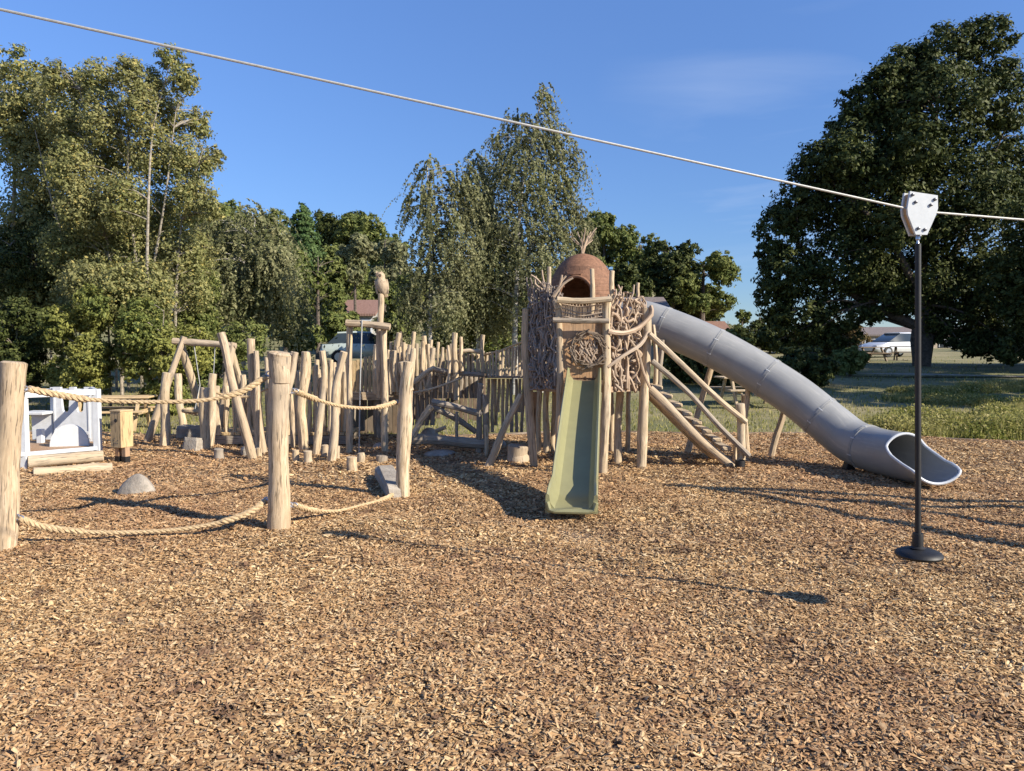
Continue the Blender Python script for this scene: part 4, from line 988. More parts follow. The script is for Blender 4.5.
# ------------------------------------------------------------------ low picket bridge (left of and behind the knobbly post)
def picket_bridge():
    root = thing('picket_bridge', 'low bridge with log pickets from the stone blocks to the owl frame', 'play bridge', tuple(G(250, 448)))
    T = [(((164, 448), (165, 410), (167, 373)), 9.5, 'wood'), (((183, 428), (180, 400), (178, 374)), 7.5, 'wood'), (((204, 451), (205, 415), (205, 388)), 10, 'wood'), (((210, 449), (211, 410), (213, 374)), 8.5, 'wood'),
         (((253, 461), (243, 425), (233, 385), (226, 350), (221, 333)), 9, 'wood_pink'), (((264, 455), (258, 425), (253, 385), (251, 339)), 9, 'wood_pink'), (((259, 456), (257, 410), (256, 351)), 6, 'wood_pink'),
         (((268, 447), (271, 410), (268, 371)), 7, 'wood'), (((303, 452), (302, 410), (306, 380), (306, 352)), 10, 'wood'), (((316, 456), (319, 420), (325, 375), (322, 351)), 7.5, 'wood'), (((331, 464), (334, 430), (336, 390), (344, 352)), 8.5, 'wood'),
         (((293, 450), (291, 400), (288, 370), (293, 352)), 5, 'wood_pink')]
    for (s, w, m) in T: add_post(root, s, w, w * .88, None, m)
    Dp = 11.9
    for x, y0, y1, w in [(217, 386, 432, 5.5), (226, 386, 431, 5.5), (234, 386, 430, 4.5), (243, 375, 428, 6), (249, 386, 430, 4.5), (260, 386, 430, 4), (275, 384, 432, 5), (286, 374, 432, 5), (297, 371, 432, 5), (310, 382, 432, 4.5), (316, 365, 430, 4.5), (325, 375, 430, 4.5), (331, 360, 428, 5), (339, 381, 428, 4.5), (345, 372, 428, 5)]:
        add_post(root, [(x + random.uniform(-2, 2), y1 + 3), (x + random.uniform(-1, 1), (y0 + y1) / 2), (x, y0)], w, w * .9, Dp + random.uniform(-.1, .1), 'wood', 'picket', 8, sink=0)
    for i in range(26):
        x = random.uniform(268, 350); y0 = random.uniform(356, 388)
        add_post(root, [(x + random.uniform(-3, 3), 434), (x + random.uniform(-1, 1), 405), (x + random.uniform(-2, 2), y0)], random.uniform(3.6, 5.6), random.uniform(3.2, 4.8), Dp + random.uniform(.1, 1.0), random.choice(('wood', 'wood_pink', 'wood')), 'picket', 8, sink=0)
    for dx, x, y0 in ((0, 222, 392), (0, 238, 394), (0, 255, 390), (0, 282, 388), (0, 304, 384), (0, 320, 386), (0, 336, 388)):
        add_post(root, [(x, 427), (x + 1, y0)], 4.5, 4, Dp + .85, 'wood', 'picket', 8, sink=0)
    dk = MB()
    for i in range(24):
        xp = 214 + i * 5.8; a = at(xp, 434, Dp); a2 = a + Vector((random.uniform(-.02, .02), .85, 0)); dk.beam(a, a2, .082, .045)
    dk.build('deck', M['board_pale'], root)
    for dy in (0, .8): MB().beam(at(212, 438, Dp) + Vector((0, dy, -.03)), at(350, 438, Dp) + Vector((0, dy, -.03)), .07, .13).build('side_beam', M['wood_grey'], root)
    MB().tube([at(x, y, Dp - .12) for x, y in ((214, 392), (232, 398), (252, 396), (268, 388))], .02, 7).build('hand_rope', M['rope'], root)
picket_bridge()

# ------------------------------------------------------------------ owl frame
def owl_frame():
    root = thing('owl_frame', 'tall log gateway with a carved wooden owl perched on its right post', 'play frame', tuple(G(366, 452)))
    D = G(349, 454).y
    add_post(root, [(349, 454), (349, 400), (350, 326)], 6.5, 6, D, 'wood'); add_post(root, [(385, 450), (384, 400), (384, 328)], 7, 6.5, D, 'wood')
    up_ = add_post(root, [(380, 398), (380, 340), (381, 294)], 6.5, 6, D + .12, 'wood_pink', 'owl_post')
    add_logs(root, 'crossbar', 'wood_pink', [([(346, 323), (365, 324), (390, 327)], 6.5, 7, D - .1)])
    # owl: body, head with ear tufts and beak, folded wings, tail
    k = D / F; o = at(381, 294, D + .12); b = MB(); V = []; n = 18
    prof = [(.0, -.02), (.035, .0), (.055, .03), (.078, .08), (.085, .13), (.078, .18), (.06, .215), (.056, .235), (.062, .26), (.056, .295), (.035, .318), (0, .322)]
    for (r, z) in prof:
        lean = -.15 * (z - .1) * 1.1
        for j in range(n):
            a = 2 * math.pi * j / n; rr = r * (1 + .05 * math.cos(2 * a)); V.append((o.x + rr * math.cos(a) * 1.05 + lean * .9 + .02, o.y + rr * math.sin(a) * .95, o.z + z))
    L = len(prof); b.add(V, [(i * n + j, i * n + (j + 1) % n, (i + 1) * n + (j + 1) % n, (i + 1) * n + j) for i in range(L - 1) for j in range(n)])
    hd = o + Vector((-.015, 0, .28))
    b.lathe([(.02, 0), (.012, .02), (.0, .04)], hd + Vector((-.045, -.01, .02)), 8, None, False); b.lathe([(.02, 0), (.012, .02), (.0, .04)], hd + Vector((.025, -.01, .02)), 8, None, False)
    ow = b.build('carved_owl', M['wood_pink'], root)
    e = MB()
    for s in (-1, 1): e.lathe([(.022, 0), (.022, .006), (.008, .01), (0, .01)], hd + Vector((s * .024 - .012, -.05, -.012)), 12, (-.2, -1, 0), False)
    e.lathe([(.012, 0), (.0, .03)], hd + Vector((-.014, -.055, -.035)), 8, (0, -.7, -.7), False); e.build('owl_face', M['wood_dark'], ow)
    w = MB()
    for s in (-1, 1):
        pl = [(0, 0), (.045, .02), (.05, .1), (.02, .16), (-.03, .12), (-.04, .02), (-.01, -.06)]
        w.prism(pl, .03, o + Vector((s * .075 + .02, .0, .06)), (.15, 1, 0), (-.12, 0, 1))
    w.build('wing', M['wood_pink'], ow)
    MB().box(o + Vector((.055, .05, .01)), (.06, .03, .12), Matrix.Rotation(R(-20), 3, 'Y'), .01).build('tail', M['wood_pink'], ow)
    MB().tube([at(362, 320, D - .14), at(360, 390, D - .14), at(359, 453, D - .14)], .010, 6).build('climbing_rope', M['galv'], root)
owl_frame()

# ------------------------------------------------------------------ boarded platform behind owl frame
def platform():
    D = 12.7; root = thing('boarded_platform', 'raised platform with a parapet of upright boards behind the owl frame', 'play platform', tuple(at(370, 445, D) * 1))
    root_z = 0
    b = MB()
    for x in range(352, 392, 4): b.beam(at(x + 1.8, 394, D), at(x + 1.8 + random.uniform(-.3, .3), 361 - (x - 352) * .25 + random.uniform(-1.5, 1.5), D), .055, .03)
    b.build('parapet_boards', M['board_pale'], root)
    MB().beam(at(350, 396, D - .1), at(402, 396, D - .1), .10, .13).build('front_beam', M['wood_pink'], root)
    MB().box(at(378, 393, D + .7), (.95, 1.3, .05), None, .005).build('deck', M['wood_grey'], root)
    for x in (353, 378, 402): add_post(root, [(x, 446), (x, 396)], 8, 8, D, 'wood_grey')
    for x, y0, y1, w in ((376, 345, 394, 6), (391, 358, 394, 4.5), (388, 350, 393, 4), (396, 333, 392, 5.5), (402, 344, 395, 5.5)): add_post(root, [(x - (3 if x > 395 else 0), y1), (x - 1, (y0 + y1) / 2), (x + (3 if x > 395 else .5), y0)], w, w * .9, D - .25 - random.uniform(0, .2), 'wood', 'picket', 8, sink=0)
    MB().box(at(356, 415, D + .3), (.3, .05, .55), None, .01).build('back_board', M['wood_grey'], root)
    rw = MB()
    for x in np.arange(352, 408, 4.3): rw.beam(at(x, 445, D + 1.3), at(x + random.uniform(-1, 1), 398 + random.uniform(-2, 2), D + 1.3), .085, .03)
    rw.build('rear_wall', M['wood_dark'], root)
platform()

# ------------------------------------------------------------------ middle palisade and climbing logs
def palisade():
    D = 12.0; root = thing('log_palisade', 'long uneven palisade of thin upright logs across the middle', 'palisade', tuple(at(440, 440, D)))
    for (s, w) in [(((411, 400), (412, 360), (414, 332)), 4.5), (((420, 395), (424, 360), (424, 336)), 5), (((428, 390), (431, 365), (433, 348)), 6), (((456, 400), (455, 365), (455, 333)), 6), (((462, 372), (461, 355), (461, 337)), 4), (((483, 372), (482, 355), (483, 335)), 4.5), (((405, 398), (406, 370), (410, 345)), 5)]:
        add_post(root, s, w, w * .9, D - .15, 'wood')
    i = 0
    for x in np.arange(404, 453, 4.3):
        y0 = 347 + 4 * math.sin(x * .9) + random.uniform(-2, 2); add_post(root, [(x + random.uniform(-1, 1), 376), (x, y0)], 3.6, 3.1, D + .3, 'wood', 'picket', 7, sink=0)
    for j in range(16):
        x = random.uniform(390, 456); add_post(root, [(x + random.uniform(-4, 4), 392), (x + random.uniform(-1, 1), 370), (x + random.uniform(-2, 2), random.uniform(336, 358))], random.uniform(3, 4.8), random.uniform(2.8, 4), D + random.uniform(-.3, .6), 'wood', 'picket', 8, sink=0)
    for x in np.arange(459, 483, 4.7): add_post(root, [(x, 373), (x, 354)], 3.8, 3.6, D, 'wood', 'picket', 7, sink=0)
    for x in np.arange(436, 484, 5): add_post(root, [(x + random.uniform(-1, 1), 398), (x, 376)], 4.2, 4.2, D + .4, 'wood_grey', 'board', 7, sink=0)
    for x in np.arange(407, 436, 5): add_post(root, [(x + random.uniform(-1, 1), 425), (x, 374)], 4.6, 4.2, D + .5, 'wood_grey', 'board', 7, sink=0)
    add_logs(root, 'top_rail', 'wood', [([(456, 352), (470, 350.5), (484, 353)], 4, 4, D - .1)])
    add_logs(root, 'lower_rail', 'wood_grey', [([(432, 369), (456, 373), (484, 375)], 5, 5, D - .1)])
    add_logs(root, 'brace', 'wood', [([(413, 383), (424, 374), (434, 368)], 5.5, 5, D - .5), ])
    add_logs(root, 'thin_branch', 'wood', [([(414, 393), (435, 388), (462, 378)], 2.5, 2, D - .4), ])
    rw = MB()
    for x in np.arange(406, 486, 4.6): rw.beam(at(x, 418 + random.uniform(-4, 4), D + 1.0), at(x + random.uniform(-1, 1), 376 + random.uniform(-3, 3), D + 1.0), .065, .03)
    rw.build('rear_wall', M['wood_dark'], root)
palisade()
def climbing_logs():
    D = 11.1; root = thing('climbing_logs', 'tangle of dark criss-crossed balance logs below the palisade', 'climbing frame', tuple(G(448, 452)))
    add_logs(root, 'diagonal_log', 'wood', [([(413, 436), (422, 420), (431, 406)], 6.5, 6.5, D - .2)])
    add_logs(root, 'balance_log', 'wood_grey', [([(432, 402), (455, 407), (482, 414)], 6.5, 6.5, D)])
    add_logs(root, 'balance_log', 'wood_grey', [([(430, 406), (455, 418), (476, 432)], 6, 6, D + .2)])
    add_logs(root, 'ground_log', 'wood_grey', [([(410, 439), (448, 441), (486, 444)], 11, 10, D)])
    add_logs(root, 'short_log', 'wood', [([(436, 431), (446, 427)], 4.5, 4, D + .6)])
    for s, w in ((((478, 456), (479, 420), (481, 384)), 6), (((486, 456), (486, 420), (484, 395)), 6), (((457, 445), (457, 412)), 3.5)): add_post(root, s, w, w, D, 'wood_grey')
    add_logs(root, 'cross_log', 'wood', [([(484, 460), (487, 452), (486, 425)], 4, 4, D - .4)])
climbing_logs()
for i, (lab, px, py, w, h) in enumerate([('flat pale rock beneath the climbing logs', 440, 456, 34, 5), ('small rock between the climbing logs and the stump', 500, 448, 14, 8), ('rock behind the diagonal climbing log', 428, 440, 20, 12), ('round rock under the owl frame right post', 378, 449, 14, 6), ('stone seen beneath the picket bridge to the tower', 462, 447, 16, 9)]):
    boulder(lab, px, py, w, h, i + 20)

# ------------------------------------------------------------------ rope bridge to the tower
def tower_bridge():
    root = thing('picket_footbridge', 'hanging footbridge with close wooden pickets leading to the tower left side', 'play bridge', tuple(at(505, 440, 11.3)))
    Da, Db = 12.0, 10.6
    for x in np.arange(487, 528, 3.2):
        f = (x - 487) / 40; D = Da + (Db - Da) * f; yt = 353 - 9 * f + random.uniform(-1.5, 1.5); yb = 377 - 1 * f + random.uniform(-1.5, 1.5)
        add_post(root, [(x, yb), (x + random.uniform(-.6, .6), yt)], 2.9, 2.7, D, 'wood', 'picket', 7, sink=0)
    for x in np.arange(488, 527, 3.9):
        f = (x - 487) / 40; add_post(root, [(x + random.uniform(-2, 2), random.choice((425, 432, 412, 438))), (x + random.uniform(-1, 1), 379)], 3.6, 3.0, 12.1 - f * .5 + random.uniform(-.2, .3), random.choice(('wood_grey', 'wood', 'wood_pink')), 'lower_picket', 7, sink=0)
    for dy in (0, .75):
        b = MB(); b.tube([at(484, 355, Da) + Vector((0, dy, 0)), at(500, 351, (Da + Db) / 2 + .3) + Vector((0, dy, 0)), at(527, 340, Db) + Vector((0, dy, 0))], .016, 6)
        b.build('hand_rope', M['rope'], root)
    b = MB(); 
    for i in range(14):
        f = i / 13; c = at(488 + 39 * f, 377, Da + (Db - Da) * f); b.box(c + Vector((0, .38, 0)), (.11, .75, .035), None, .004)
    b.build('deck', M['wood_grey'], root)
tower_bridge()

# ------------------------------------------------------------------ tower
def tower():
    root = thing('play_tower', 'log play tower with woven branch walls and a red shingled dome roof', 'play tower', tuple(G(585, 465)))
    Df = 9.35
    A = (560, Df); B = (527, 9.95); C_ = (607, Df); E_ = (647, 9.9)
    posts = [(((560, 474), (560, 400), (559, 350), (558, 300)), 8, Df + .02, 'wood_pink'), (((603, 478), (604, 430), (606, 360), (607, 300)), 9.5, Df, 'wood'), (((641, 474), (644, 420), (646, 360), (646, 308)), 10.5, 9.75, 'wood'),
             (((535, 470), (528, 400), (525, 350), (526, 309)), 9, 9.85, 'wood_pink'), (((617, 468), (619, 430), (620, 388)), 8, 10.1, 'wood'), (((546, 455), (546, 420), (547, 388)), 7, 11.0, 'wood'), (((553, 452), (554, 388)), 5, 11.1, 'wood'),
             (((538, 455), (540, 388)), 5.5, 11.0, 'wood'), (((627, 454), (629, 388)), 5, 11.2, 'wood_pink'), (((637, 300), (638, 283)), 4, 10.9, 'wood'), (((612, 455), (611, 388)), 5, 11.1, 'wood_pink')]
    for s, w, D, m in posts: add_post(root, list(s), w, w * .88, D, m)
    for s, w, D in [(((549, 320), (549, 267)), 4.5, 9.7), (((592, 330), (592, 269)), 5, 9.7), (((612, 320), (612, 271)), 5.5, 9.5), (((558, 308), (556, 301)), 7, Df)]:
        add_post(root, list(s), w, w * .9, D, 'wood', 'upright', 10, sink=0)
    add_logs(root, 'brace', 'wood_pink', [([(487, 469), (503, 432), (521, 395)], 8, 6.5, [9.8, 9.85, 9.95])])
    # deck: hexagonal floor
    zf = at(580, 386, 9.6).z
    pl = [at(561, 386, Df + .05), at(606, 386, Df + .05), at(645, 386, 9.8), at(636, 386, 11.3), at(545, 386, 11.3), at(529, 386, 9.9)]
    V = [(p.x, p.y, zf) for p in pl] + [(p.x, p.y, zf - .07) for p in pl]
    MB().add(V, [(0, 1, 2, 3, 4, 5), (11, 10, 9, 8, 7, 6)] + [(i, i + 6, (i + 1) % 6 + 6, (i + 1) % 6) for i in range(6)]).build('deck', M['board'], root, False)
    # front beams
    add_logs(root, 'crossbeam', 'wood', [([(557, 300), (582, 301), (611, 299)], 6.5, 6, Df - .12)])
    add_logs(root, 'crossbeam', 'wood_grey', [([(553, 320), (582, 321), (609, 321)], 5.5, 5, Df - .12)])
    gb = MB()
    for i in range(13): x = 564 + i * 3.1; gb.log([at(x, 320, Df), at(x + random.uniform(-2, 2), 310, Df), at(x, 301, Df)], .008, .007, 5, .6, .05)
    for i in range(4): gb.log([at(562, 304 + i * 4, Df - .02), at(582, 307 + 4 * i + random.uniform(-3, 3), Df - .02), at(604, 304 + 4 * i, Df - .02)], .008, .007, 5, .6, .06)
    gb.build('twig_grille', M['stick'], root)
    # front panel with twig wreath
    a, b_ = at(561, 378, Df + .03), at(606, 323, Df + .03); MB().box((a + b_) / 2, (b_.x - a.x, .03, b_.z - a.z), None, .004).build('front_panel', M['board'], root)
    c = at(588, 350, Df - .03); k = Df / F; wr = MB()
    for i in range(110):
        t = random.uniform(0, 6.28); r = random.uniform(13, 19) * k; p = c + Vector((math.cos(t) * r, random.uniform(-.035, .0), math.sin(t) * r)); L = random.uniform(.03, .07); a2 = t + math.pi / 2 + random.uniform(-.6, .6)
        wr.tube([p - Vector((math.cos(a2), 0, math.sin(a2))) * L, p, p + Vector((math.cos(a2), random.uniform(-.2, .2), math.sin(a2))) * L], random.uniform(.005, .010), 5)
    wr.build('twig_wreath', M['wood_dark'], root)
    wi = MB()
    for i in range(46):
        t = random.uniform(0, 6.28); r = math.sqrt(random.random()) * 11 * k; p = c + Vector((math.cos(t) * r, .0, math.sin(t) * r)); a2 = random.uniform(.7, 2.4); L = random.uniform(.03, .06)
        wi.tube([p - Vector((math.cos(a2), 0, math.sin(a2))) * L, p + Vector((math.cos(a2), random.uniform(-.3, .3), math.sin(a2))) * L], random.uniform(.006, .011), 5)
    wi.build('twig_filling', M['stick'], root)
    # woven walls
    def woven(P00, P10, P11, P01, nv, nd, r0, r1, m, name='woven_wall', bow=.05):
        wb = MB(); nrm = (P10 - P00).cross(P01 - P00).normalized()
        def q(u, v): return P00.lerp(P10, u).lerp(P01.lerp(P11, u), v)
        def wig(u0, v0, u1, v1, amp, r):
            n = random.randint(4, 7); pts = []
            for i in range(n + 1):
                f = i / n; j = amp if 0 < i < n else amp * .3
                pts.append(q(min(1.02, max(-.02, u0 + (u1 - u0) * f + random.uniform(-j, j))), min(1.06, max(-.03, v0 + (v1 - v0) * f + random.uniform(-j, j) * .6))) + nrm * random.uniform(-bow, bow))
            S = smooth_path(pts, .05); L = len(S); wb.tube(S, [r * (1.1 - .4 * i / (L - 1)) for i in range(L)], 6, True, .08)
        for i in range(nv):
            u = (i + random.uniform(.0, 1)) / nv; v0 = random.choice((0, 0, random.uniform(0, .5))); wig(u, v0, u + random.uniform(-.2, .2), random.choice((1, 1, random.uniform(max(.5, v0 + .3), 1.05))), .09, random.uniform(r0, r1))
        for i in range(nd):
            u, v = random.uniform(0, 1), random.uniform(0, 1); a = random.uniform(0, 3.14); L = random.uniform(.25, .55); wig(u - math.cos(a) * L * .6, v - math.sin(a) * L * .5, u + math.cos(a) * L * .6, v + math.sin(a) * L * .5, .08, random.uniform(r0, r1))
        return wb.build(name, M[m], root)
    woven(at(528, 386, 9.9), at(559, 386, Df + .05), at(558, 292, Df + .05), at(530, 284, 9.9), 34, 120, .009, .017, 'stick_shaded', 'woven_wall', .07)  # left wall: its shade is in the stick colour
    woven(at(608, 388, Df + .05), at(645, 388, 9.8), at(645, 302, 9.8), at(608, 294, Df + .05), 18, 44, .012, .023, 'stick', 'woven_wall', .07)
    woven(at(645, 388, 9.9), at(636, 388, 11.2), at(636, 302, 11.2), at(645, 302, 9.9), 20, 14, .010, .018, 'stick')
    woven(at(545, 386, 11.3), at(529, 386, 9.95), at(531, 300, 9.95), at(545, 300, 11.3), 22, 14, .010, .017, 'stick_shaded')
    # long bent branches on the right wall
    add_logs(root, 'bent_branch', 'stick', [([(608, 331), (622, 333), (638, 328), (652, 315), (651, 306)], 5, 4, [Df - .05, Df, 9.5, 9.65, 9.7]),
                                           ([(608, 367), (625, 355), (640, 345), (648, 332)], 4, 3.5, [Df - .05, Df, 9.5, 9.7]), ([(650, 388), (643, 372), (638, 352), (630, 340)], 3, 2.5, [9.6, 9.6, 9.5, 9.4])], 7)
    add_logs(root, 'antler_branch', 'stick', [([(553, 297), (560, 286), (562, 275)], 3.5, 2, Df), ([(554, 297), (563, 284), (573, 278)], 3.5, 2, Df), ([(555, 296), (560, 284), (566, 276)], 2.5, 2, Df)], 6)
    add_logs(root, 'antler_branch', 'stick', [([(546, 290), (537, 279), (531, 275)], 2.5, 1.8, 9.7), ([(545, 290), (543, 277), (542, 270)], 2.5, 1.8, 9.7), ([(545, 291), (535, 284), (536, 276)], 2.2, 1.8, 9.7)], 6)
    for x0, x1, w in ((614, 622, 3), (622, 618, 2.5), (630, 634, 2.5)):
        add_logs(root, 'top_stick', 'stick', [([(x0, 300), ((x0 + x1) / 2 + 1, 293), (x1, 284 + random.uniform(0, 6))], w, 2, 9.6)], 6)
    # dome roof
    cx, cyy = at(582, 300, 10.3).x, 10.3; zb = at(582, 303, 10.3).z; zt = at(582, 254, 10.3).z; Hh = zt - zb; Rr = hw(66, 10.3)
    n, rows = 96, 22; V = []; Gv = []; Fc = []
    for i in range(rows * 2 + 1):
        f = (i // 2 + (i % 2)) / rows if i < rows * 2 else 1.0
        ff = min(1, f); r = Rr * (math.cos(ff * math.pi / 2) ** .95) * (1.0) + .006 * ((i + 1) % 2) + .008
        for j in range(n):
            a = 2 * math.pi * j / n; jit = 1 + random.uniform(-.003, .003)
            V.append((cx + r * jit * math.cos(a), cyy + r * jit * math.sin(a), zb + Hh * math.sin(ff * math.pi / 2) ** .93 + (-.012 if i % 2 == 0 else 0))); Gv.append((a * Rr, f * 1.1, 0))
    for i in range(rows * 2):
        for j in range(n):
            a = 2 * math.pi * (j + .5) / n; f = (i / 2) / rows
            d = (a - R(254) + math.pi) % (2 * math.pi) - math.pi     # opening faces a little left of the viewer
            if abs(d) < .50 * math.sqrt(max(0, 1 - (f / .29) ** 2)): continue
            Fc.append((i * n + j, i * n + (j + 1) % n, (i + 1) * n + (j + 1) % n, (i + 1) * n + j))
    dm = MB().add(V, Fc, Gv).build('dome_roof', M['shingle'], root, False)
    so = dm.modifiers.new('thick', 'SOLIDIFY'); so.thickness = .03; so.offset = -1
    tr_ = []
    for u in np.linspace(0, math.pi, 25):
        f = .305 * math.sin(u); a = R(254) + .53 * math.cos(u); r = Rr * math.cos(f * math.pi / 2) ** .95 + .02
        tr_.append(Vector((cx + r * math.cos(a), cyy + r * math.sin(a), zb + Hh * math.sin(f * math.pi / 2) ** .93 - (.02 if f < .01 else 0))))
    MB().tube(tr_, .022, 8).build('arch_trim', M['shingle'], dm)
    fb = MB(); t = Vector((cx, cyy, zt))
    for (dx, dz, w) in ((.20, .36, .014), (.12, .30, .012), (.03, .33, .012), (-.06, .30, .012), (-.12, .22, .010), (.07, .24, .01), (-.02, .2, .01), (.15, .2, .009)):
        fb.log([t + Vector((0, 0, -.06)), t + Vector((dx * .22, random.uniform(-.03, .03), dz * .4)), t + Vector((dx, random.uniform(-.08, .08), dz))], w * 1.3, w * .55, 6, .8, .05)
    for _ in range(8):
        a = random.uniform(-.12, .12); fb.log([t + Vector((a * .5, 0, .12)), t + Vector((a * 1.2, 0, .2)), t + Vector((a * 1.6 + random.uniform(-.05, .05), 0, .3))], .006, .003, 5, .6, .05)
    fb.build('finial_branches', M['stick'], dm)
    # dark boards added so wall gaps read as shade; lower cladding behind
    rb = MB()
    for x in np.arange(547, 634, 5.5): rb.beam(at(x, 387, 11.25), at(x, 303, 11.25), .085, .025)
    rb.build('shade_boards', M['wood_dark'], root)
    MB().box(at(534, 415, 11.35), (.12, .05, .7), None, .01).build('back_board', M['board'], root)
tower()

# ------------------------------------------------------------------ open green slide
def open_slide():
    top = at(584, 379, 9.3); bot = at(571.5, 517, 6.75); bot.z = .10
    root = thing('open_slide', 'olive green straight slide running down from the tower front', 'slide', (bot.x, bot.y, 0))
    wt, wb = .355, .385; N = 26; rows = []
    for i in range(N + 1):
        f = i / N; c = top.lerp(bot, f); lin = (top.z - .02) * (1 - f / .86) + .14 * (f / .86)
        c.z = .5 * (lin + .14 + math.sqrt((lin - .14) ** 2 + .002)) - (.02 if i == N else 0); rows.append(c)
    side = Vector((1, 0, 0)) - (bot - top).normalized() * (Vector((1, 0, 0)).dot((bot - top).normalized())); side = Vector((side.x, side.y, 0)).normalized()
    V = []; P = []
    for i, c in enumerate(rows):
        f = i / N; w = (wt + (wb - wt) * f) / 2; hgt = .15 + .02 * math.sin(f * 3); fl = .05 * ss(.84, 1, f)
        w2 = w + float(fl) * .2
        if f > .8: hgt = .15 + .03 * float(ss(.8, .88, f)) - .05 * float(ss(.9, 1, f))
        prof = [(-w2 - .035, -.03), (-w2 - .03, hgt), (-w2 - .02, hgt + .012), (-w2 + .0, hgt), (-w2 + .012, .06), (-w2 + .05, .008), (0, -.004), (w2 - .05, .008), (w2 - .012, .06), (w2, hgt), (w2 + .02, hgt + .012), (w2 + .03, hgt), (w2 + .035, -.03), (w2 * .5, -.04), (-w2 * .5, -.04)]
        P.append(prof)
        for (x, z) in prof: V.append(tuple(c + side * x + Vector((0, 0, z))))
    n = len(P[0]); Fc = [(i * n + j, (i + 1) * n + j, (i + 1) * n + (j + 1) % n, i * n + (j + 1) % n) for i in range(N) for j in range(n)]
    Fc += [tuple(range(n)), tuple(range(N * n, N * n + n))[::-1]]
    MB().add(V, Fc).build('chute', M['slide'], root)
    e = rows[-1]; MB().tube([e + side * x + Vector((0, -.01, z)) for x, z in ((-.22, .07), (-.2, 0), (-.15, -.015), (.15, -.015), (.2, 0), (.22, .07))], .022, 8).build('end_lip', M['slide'], root)
    MB().beam(rows[18] - Vector((0, 0, .03)), Vector((rows[18].x, rows[18].y, -.05)), .06, .06).build('support_leg', M['steel'], root)
open_slide()

# ------------------------------------------------------------------ log stair
def stair():
    root = thing('log_stair', 'steep log stair with two handrails on the right of the tower', 'stair', tuple(G(735, 470)))
    Dn = 9.75; Dk = 10.35
    for D in (Dn, Dk):
        a = at(649, 389, Dn); b = at(737, 466, Dn); a.y = b.y = D; b.z = -.02
        MB().log([a, a.lerp(b, .5) + Vector((0, 0, -.03)), b], hw(10, Dn), hw(9.5, Dn), 12, .3).build('stringer', M['wood_pink'], root)
    a = at(655, 389, Dn); b = at(734, 459, Dn)
    for i in range(8):
        c = a.lerp(b, (i + .35) / 8); t = MB(); t.box((c.x - .005, (Dn + Dk) / 2, c.z + .055), (.13, Dk - Dn - .02, .06), None, .015); t.build('tread', M['wood'], root)
    add_logs(root, 'handrail', 'wood', [([(649, 334), (690, 372), (722, 402), (746, 422)], 6, 5.5, Dn - .1)], 9)
    add_logs(root, 'handrail', 'wood_grey', [([(652, 361), (690, 394), (720, 427), (749, 456)], 5.5, 5.5, Dn - .1)], 9)
    p = add_post(root, [(740, 470), (742, 430), (740, 404)], 8.5, 8.5, Dn, 'wood'); MB().lathe([(hw(10, Dn), -.02), (hw(10, Dn), .14)], G(740, 471), 14, None, False).build('foot_sleeve', M['black'], p)
    add_post(root, [(738, 455), (745, 420), (748, 387)], 5, 5, Dk + .2, 'wood')
    add_post(root, [(735, 466), (736, 440)], 4.5, 4.5, Dn + .2, 'wood')
    add_post(root, [(655, 388), (656, 350), (653, 325)], 4.5, 4, Dn + .3, 'wood'); add_post(root, [(659, 388), (662, 340)], 5.5, 5, Dk + .4, 'wood_grey')
    add_logs(root, 'cross_rail', 'wood', [([(742, 386), (760, 388)], 3, 3, Dk + 1.2)])
stair()

